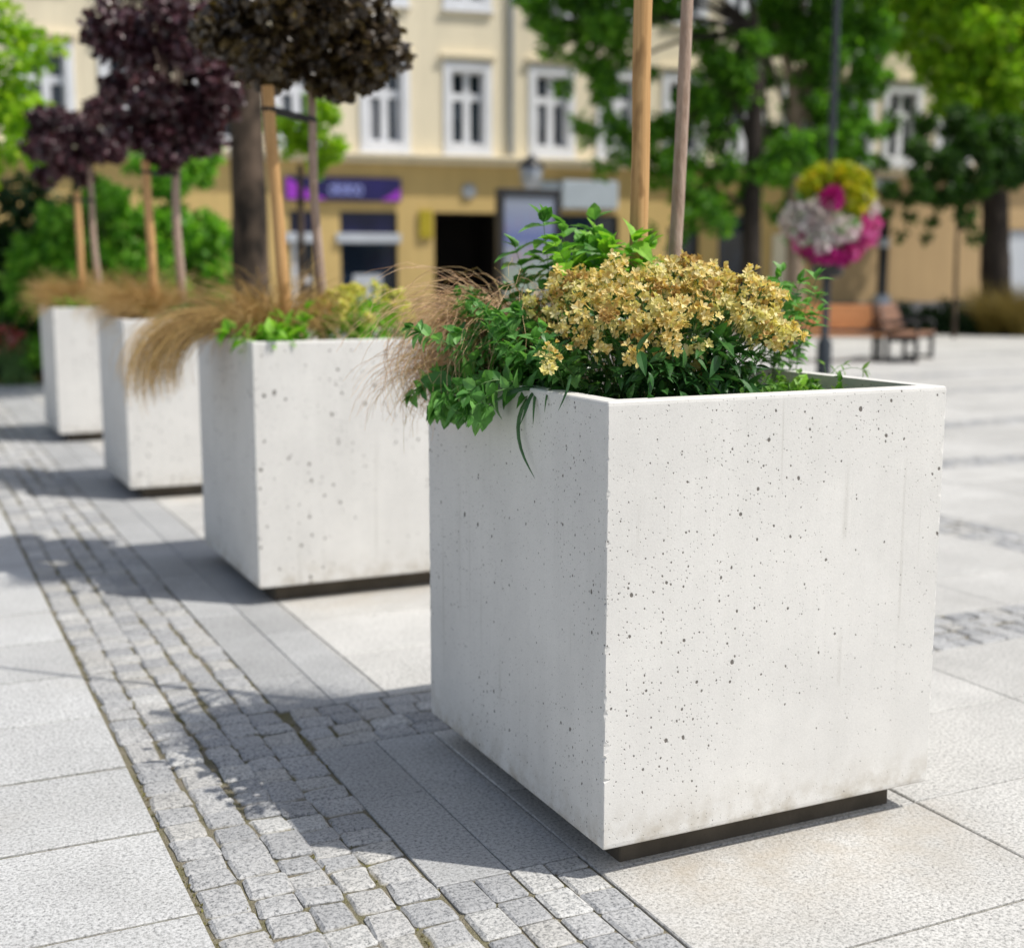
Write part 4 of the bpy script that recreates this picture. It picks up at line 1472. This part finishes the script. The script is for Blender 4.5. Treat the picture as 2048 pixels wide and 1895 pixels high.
def bench(loc, rz, L, label, wood):
    root = empty('park_bench', loc, rz)
    tag(root, label, 'bench', 'timber benches on the plaza')
    m = MB()
    for k in range(4):
        m.bbox(-L / 2, L / 2, -.25 + k * .125, -.25 + k * .125 + .108, .425, .468, .006)
    m.build('seat', wood, root)
    m = MB()
    for k in range(3):
        z = .54 + k * .135
        y = .27 + .05 * k
        V = [(-L / 2, y, z), (L / 2, y, z), (L / 2, y + .035, z + .118), (-L / 2, y + .035, z + .118)]
        V += [(a, b_ + .038, c_ - .01) for a, b_, c_ in V]
        m.add(V, [(0, 1, 2, 3), (7, 6, 5, 4), (0, 4, 5, 1), (1, 5, 6, 2), (2, 6, 7, 3), (3, 7, 4, 0)])
    m.build('backrest', wood, root)
    for sx in (-1, 1):
        x = sx * (L / 2 - .10)
        m = MB()
        m.bbox(x - .035, x + .035, -.25, -.18, -.012, .424, .006)
        m.bbox(x - .035, x + .035, .20, .27, -.012, .424, .006)
        m.bbox(x - .03, x + .03, -.18, .20, .34, .42, .006)
        m.bbox(x - .03, x + .03, -.18, .20, .01, .06, .006)
        m.tube([(x, .235, .42), (x, .30, .55), (x, .415, .93)], .032, 6)
        m.tube([(x, -.215, .42), (x, -.235, .62), (x, -.16, .66), (x, .1, .66), (x, .33, .66)], .028, 6)
        m.build('leg', M['black_metal'], root)
    return root


bench(ground(1680, 21.6), -YAW - .06, 1.50, 'orange timber bench facing the camera behind the lamp post', M['bench_wood'])
bench(ground(1828, 21.9), -YAW + 1.10, 1.70, 'brown timber bench seen from its end, right of the orange bench', M['bench_dark'])


# ------------------------------------------------------------------ background trees and shrubs
def limb(m, pts, r0, r1, sides=9, noise=.08):
    pts = np.asarray(pts, float)
    t = np.linspace(0, len(pts) - 1, 4 * len(pts))
    q = np.stack([np.interp(t, np.arange(len(pts)), pts[:, i]) for i in range(3)], 1)
    for _ in range(2): q[1:-1] = (q[:-2] + 2 * q[1:-1] + q[2:]) / 4
    m.tube(q, np.linspace(r0, r1, len(q)), sides, False, noise=noise)


def tree(px, d, r, fork, clumps, n, leaf, mat, bark, label, limbs=(), group='trees round the square', dz=.9):
    b = ground(px, d)
    root = empty('tree', b)
    tag(root, label, 'tree', group)
    m = MB()
    fk = np.asarray(fork)
    limb(m, [b + (0, 0, -.05), b * .98 + fk * .02 + (0, 0, .25), b * .5 + fk * .5, fk], r * 1.25, r * .8, 12)
    cl = [(np.asarray(at(x, y, d + o)), rad) for x, y, rad, o in clumps]
    for L in limbs:
        limb(m, L[0], L[1], L[2])
    for c, rad in cl:
        if rad > .45:
            k = fk + (c - fk) * .5 + np.array([0, 0, .25])
            limb(m, [fk, k, c], r * .38, .02, 6)
    part(m, 'trunk', bark, root, True)
    sub = []
    for c, rad in cl:
        for dd in rdir(max(5, int(9 * rad / .5))):
            sub.append((c + dd * rad * random.uniform(.4, .9), rad * random.uniform(.28, .48)))
    part(crown(sub, n, leaf, KITE, .6), 'crown', mat, root)
    return root


random.seed(21)
# big rough trunk behind the second planter, crown overhead
D1 = 15.5
f1 = at(480, -150, D1)
tree(502, D1, .215, f1, [(x, y, r, o) for x, y, r, o in ((380, -60, .5, 1.2), (250, -200, 1.0, 0), (500, -420, 1.3, 1), (760, -330, 1.0, .5), (640, -560, 1.2, -.5), (420, -40, .45, .6), (395, 70, .25, .9), (470, 50, .5, .5), (540, 20, .5, .4), (440, 150, .32, .6), (515, 115, .34, .4), (360, 10, .5, .8), (430, 240, .2, .6), (560, 130, .3, .5))],
     9000, .14, M['bronze'], M['bark_shaded'], 'old tree with thick rough brown trunk behind the second planter')
# lime sapling showing round that trunk
tree(600, 17.2, .05, at(600, 330, 17.2), [(500, 250, .22, 0), (570, 245, .24, 0), (615, 270, .26, .1), (645, 240, .30, 0), (650, 290, .26, .1), (590, 300, .22, .2), (640, 320, .20, 0), (630, 205, .16, 0)],
     1500, .11, M['tree_lime'], M['bark_shaded'], 'lime green sapling showing behind the rough brown trunk')
# far left lime tree
tree(-75, 13.5, .10, at(-60, 330, 13.5), [(20, 120, .35, 0), (60, 170, .30, .1), (30, 230, .40, 0), (80, 250, .26, .1), (40, 300, .35, -.1), (85, 95, .24, .2), (15, 60, .26, 0), (-60, 180, .6, 0), (-90, 320, .5, 0)],
     2600, .12, M['tree_lime'], M['bark_shaded'], 'bright lime leaved tree at the left edge')

# right hand trees close to the house
D2 = 27.0
f2 = at(1512, 60, D2)
tree(1502, D2, .19, f2, [(1180, -40, .9, 0), (1110, 40, .55, .2), (1210, 60, .75, 0), (1100, 110, .30, .2), (1130, 170, .30, 0), (1200, 150, .55, .2), (1215, 230, .30, 0), (1310, -20, .7, .4), (1330, 330, .55, 0), (1290, 300, .4, -.2), (1390, 390, .55, 0), (1420, 420, .5, -.2), (1370, 450, .3, 0), (1440, 170, .75, .2), (1410, 220, .55, 0), (1480, 110, .6, 0), (1410, 100, .5, .5), (1450, 280, .42, .1), (1440, 340, .45, .1), (1540, 330, .55, 0), (1590, 300, .5, 0), (1250, -120, 1.2, 0), (1450, -160, 1.4, 0), (1295, 150, .22, .2), (1300, 470, .22, 0), (1350, 480, .2, 0), (1170, 260, .35, .1), (1250, 290, .45, 0), (1300, 250, .35, .3), (1350, 250, .4, .2), (1210, 330, .3, 0), (1480, 400, .4, .2), (1380, 330, .45, -.2), (1060, 20, .4, 0)],
     30000, .17, M['tree_mid'], M['bark_black'], 'leafy green tree with dark straight trunk before the house',
     [([at(1505, 300, D2), at(1470, 200, D2), at(1410, 150, D2)], .09, .03), ([at(1505, 420, D2), at(1440, 380, D2 - .1), at(1380, 400, D2)], .06, .02)])
D3 = 28.6
f3 = at(1560, 60, D3)
tree(1592, D3, .19, at(1592, 200, D3), [(1560, 40, .7, .1), (1640, 60, .8, 0), (1590, 90, .4, -.3), (1640, 110, .5, 0), (1700, 40, .8, .2), (1640, 190, .65, 0), (1680, 240, .55, 0), (1630, 290, .55, -.2), (1720, 170, .55, .2), (1740, 250, .35, 0), (1600, 400, .40, 0), (1560, 430, .3, -.2), (1520, 180, .4, .5), (1535, 150, .35, .4), (1720, 310, .25, .1), (1650, 350, .45, .3), (1570, 340, .45, 0), (1540, 260, .4, .2), (1690, 300, .45, .2), (1720, 60, .6, .3), (1620, -120, 1.3, 0), (1760, -80, 1.0, .3), (1730, 110, .5, .2)],
     26000, .17, M['tree_mid'], M['bark_pale'], 'green tree with pale sunlit trunk behind the lamp post',
     [([at(1592, 220, D3), at(1575, 130, D3), at(1545, 40, D3)], .13, .05)])
D4 = 31.3
f4 = at(1990, 380, D4)
tree(1998, D4, .36, f4, [(1850, 30, .8, -.2), (1930, 60, .95, -.3), (2010, 40, 1.0, -.3), (1880, 110, .6, -.4), (1960, 150, .75, -.3), (2030, 160, .8, -.4), (1920, 190, .65, -.5), (1890, 130, .45, -.5), (1990, 220, .6, -.3), (2050, 260, .55, -.4), (1800, 80, .6, 0), (1760, 20, .6, 0), (1900, -90, 1.3, 0), (2060, -60, 1.4, 0), (2120, 120, 1.3, 0)],
     21000, .21, M['tree_lime'], M['bark_black'], 'large tree with yellow green crown and forked dark trunk at the right edge',
     [([f4, at(1945, 250, D4), at(1880, 130, D4), at(1840, 30, D4)], .11, .03), ([f4, at(2040, 300, D4), at(2080, 180, D4)], .12, .05)])
# young staked tree under it; dark leaf colour paints the big crown's shade
D5 = 29.6
tree(1914, D5, .045, at(1914, 470, D5), [(1850, 240, .35, .6), (1930, 250, .5, .5), (1990, 270, .5, .4), (2040, 330, .5, .2), (1790, 390, .30, 0), (1840, 370, .42, 0), (1900, 390, .42, 0), (1830, 310, .42, .2), (1900, 320, .5, .2), (1960, 360, .40, 0), (1930, 440, .26, 0), (1870, 450, .16, 0), (1815, 435, .16, -.1), (1970, 290, .6, .3), (1770, 420, .18, 0), (2010, 340, .5, .3), (1945, 480, .18, 0), (1800, 470, .12, .3), (1855, 480, .12, 0), (1760, 330, .2, .2), (1780, 250, .25, .4)],
     9500, .17, M['tree_shade'], M['bark_shaded'], 'small tree with leaves coloured dark for shade and thin brown stem before the peach wall')


def shrub(name, c, r, n, leaf, mat, label, group, sq=.9, cat='shrub'):
    """c = ground point, r = (width, height): leaves in clumps over short woody stems"""
    c = np.asarray(c, float)
    root = empty(name, c)
    tag(root, label, cat, group)
    m = MB()
    cl = []
    for _ in range(int(62)):
        d = rdir(1)[0]; d[2] = abs(d[2])
        f_ = random.uniform(.45, .95)
        p = c + np.array([d[0] * r[0] * f_, d[1] * r[0] * .7 * f_, max(.12, d[2] * r[1] * f_)])
        cl.append((p, r[0] * random.uniform(.18, .34)))
    for p, _ in cl[:14]:
        m.tube([c, (c + p) / 2 + np.array([0, 0, .1]), p], [.02, .012, .005], 5, False)
    part(m, 'stems', M['bark_shaded'], root)
    part(crown(cl, n, leaf, KITE, .6), 'foliage', mat, root)
    return root


for k, (px, d, w_, h_, mt, lab) in enumerate((
        (20, 18.2, .95, 2.9, 'tree_dark', 'dark green shrub at the left edge beyond the farthest planter'),
        (120, 17.6, .80, 2.5, 'shrub', 'mid green shrub behind the farthest planter'),
        (235, 17.8, .80, 3.2, 'shrub', 'leafy bright green shrub between the two farthest young trees'),
        (315, 18.4, .75, 3.3, 'shrub', 'tall bright green shrub behind the purple tree'),
        (405, 18.8, .70, 3.5, 'shrub', 'tall green shrub left of the rough brown trunk'),
        (150, 19.6, 1.0, 3.2, 'tree_dark', 'tall dark green shrub at the back of the bed'))):
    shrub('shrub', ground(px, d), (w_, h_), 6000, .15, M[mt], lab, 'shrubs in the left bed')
shrub('hedge_plant', ground(20, 17.3), (.62, .95), 1600, .09, M['hedge'], 'low dark clipped bush at the edge of the left bed', 'low bushes in the left bed', cat='bush')
shrub('hedge_plant', ground(-60, 17.3), (.62, .90), 1500, .09, M['hedge'], 'low dark bush just cut by the left edge', 'low bushes in the left bed', cat='bush')
o = blob([(ground(10, 16.9) + (0, 0, .62), .17), (ground(35, 17.0) + (0, 0, .55), .12), (ground(-15, 17.0) + (0, 0, .5), .2)], 200, .05)
root = empty('flower_clump', ground(15, 16.9))
tag(root, 'red and pink bedding flowers at the left edge', 'flowers')
part(o, 'blossoms', M['fl_red'], root)
m = MB()
g_ = ground(15, 16.9)
for _ in range(60):
    m.tube([g_ + np.array([random.uniform(-.3, .3), random.uniform(-.2, .2), 0]), g_ + np.array([random.uniform(-.3, .3), random.uniform(-.2, .2), random.uniform(.4, .7)])], [.006, .004], 4, False)
part(m, 'stems', M['stem'], root)
g_ = ground(2, 18.9)
root = empty('sign_board', g_, -YAW)
tag(root, 'rust red board half hidden by shrubs at the left edge', 'board')
z0_, z1_ = at(2, 560, 18.9)[2], at(2, 488, 18.9)[2]
m = MB(); m.bbox(-.35, .18, -.03, .03, z0_, z1_, .008); m.build('panel', M['rust'], root)
for sx in (-.3, .12):
    m = MB(); m.bbox(sx - .03, sx + .03, .0, .05, -.02, z0_ + .1, .004); m.build('leg', M['black_metal'], root)

# planting bed edge and soil on the left, far beds on the right
m = MB()
a_, b_, c_, d_ = np.array([-14, BED_Y, .004]), np.array([-.35, BED_Y, .004]), np.array([4.0, 27, .004]), np.array([-14, 30, .004])
m.add([a_, b_, c_, d_], [(0, 1, 2, 3)])
tag(m.build('planting_bed', M['lawn']), kind='structure')
m = MB(); m.bbox(-14, -.35, BED_Y - .10, BED_Y, -.012, .10, .01)
tag(m.build('kerb', M['slab']), kind='structure')
n = 9000
P = np.stack([RNG.uniform(-7, 0.6, n), BED_Y + RNG.uniform(.03, 2.2, n), np.full(n, .004)], 1)
m = MB(); d = RNG.normal(0, .35, (n, 3)); d[:, 2] = 1
m.scatter(KITE, P, d, rdir(n), RNG.uniform(.05, .16, n))
tag(m.build('grass', M['straw']), 'tufty yellowing grass along the front of the left bed', 'grass', kind='stuff')

for k, (px, d, w_, h_, mt, lab) in enumerate((
        (1800, 31.8, .55, .80, 'hedge', 'low dark bush behind the brown bench'),
        (1850, 31.8, .55, .85, 'hedge', 'low dark bush right of the black post'),
        (1905, 31.8, .58, .95, 'hedge', 'low dark bush below the small staked tree'),
        (1960, 31.6, .58, .92, 'hedge', 'low dark bush left of the forked trunk'),
        (2015, 31.6, .60, .90, 'hedge', 'low dark bush near the right edge'),
        (2070, 31.4, .62, .95, 'hedge', 'low dark bush cut off by the right edge'))):
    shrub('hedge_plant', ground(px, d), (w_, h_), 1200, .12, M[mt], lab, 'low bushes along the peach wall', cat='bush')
for px, d, lab in ((1990, 31.0, 'small yellowing grass tuft before the dark bushes'), (2045, 30.6, 'tall yellow grass tuft at the right edge')):
    b = ground(px, d)
    plant('sedge', b, lab, 'ornamental grass', [('blades', tuft(b, 500, (1.0, 1.5), 0, 3, .25, .007, (.05, .6), (.3, 1.2), 6), M['straw'])])
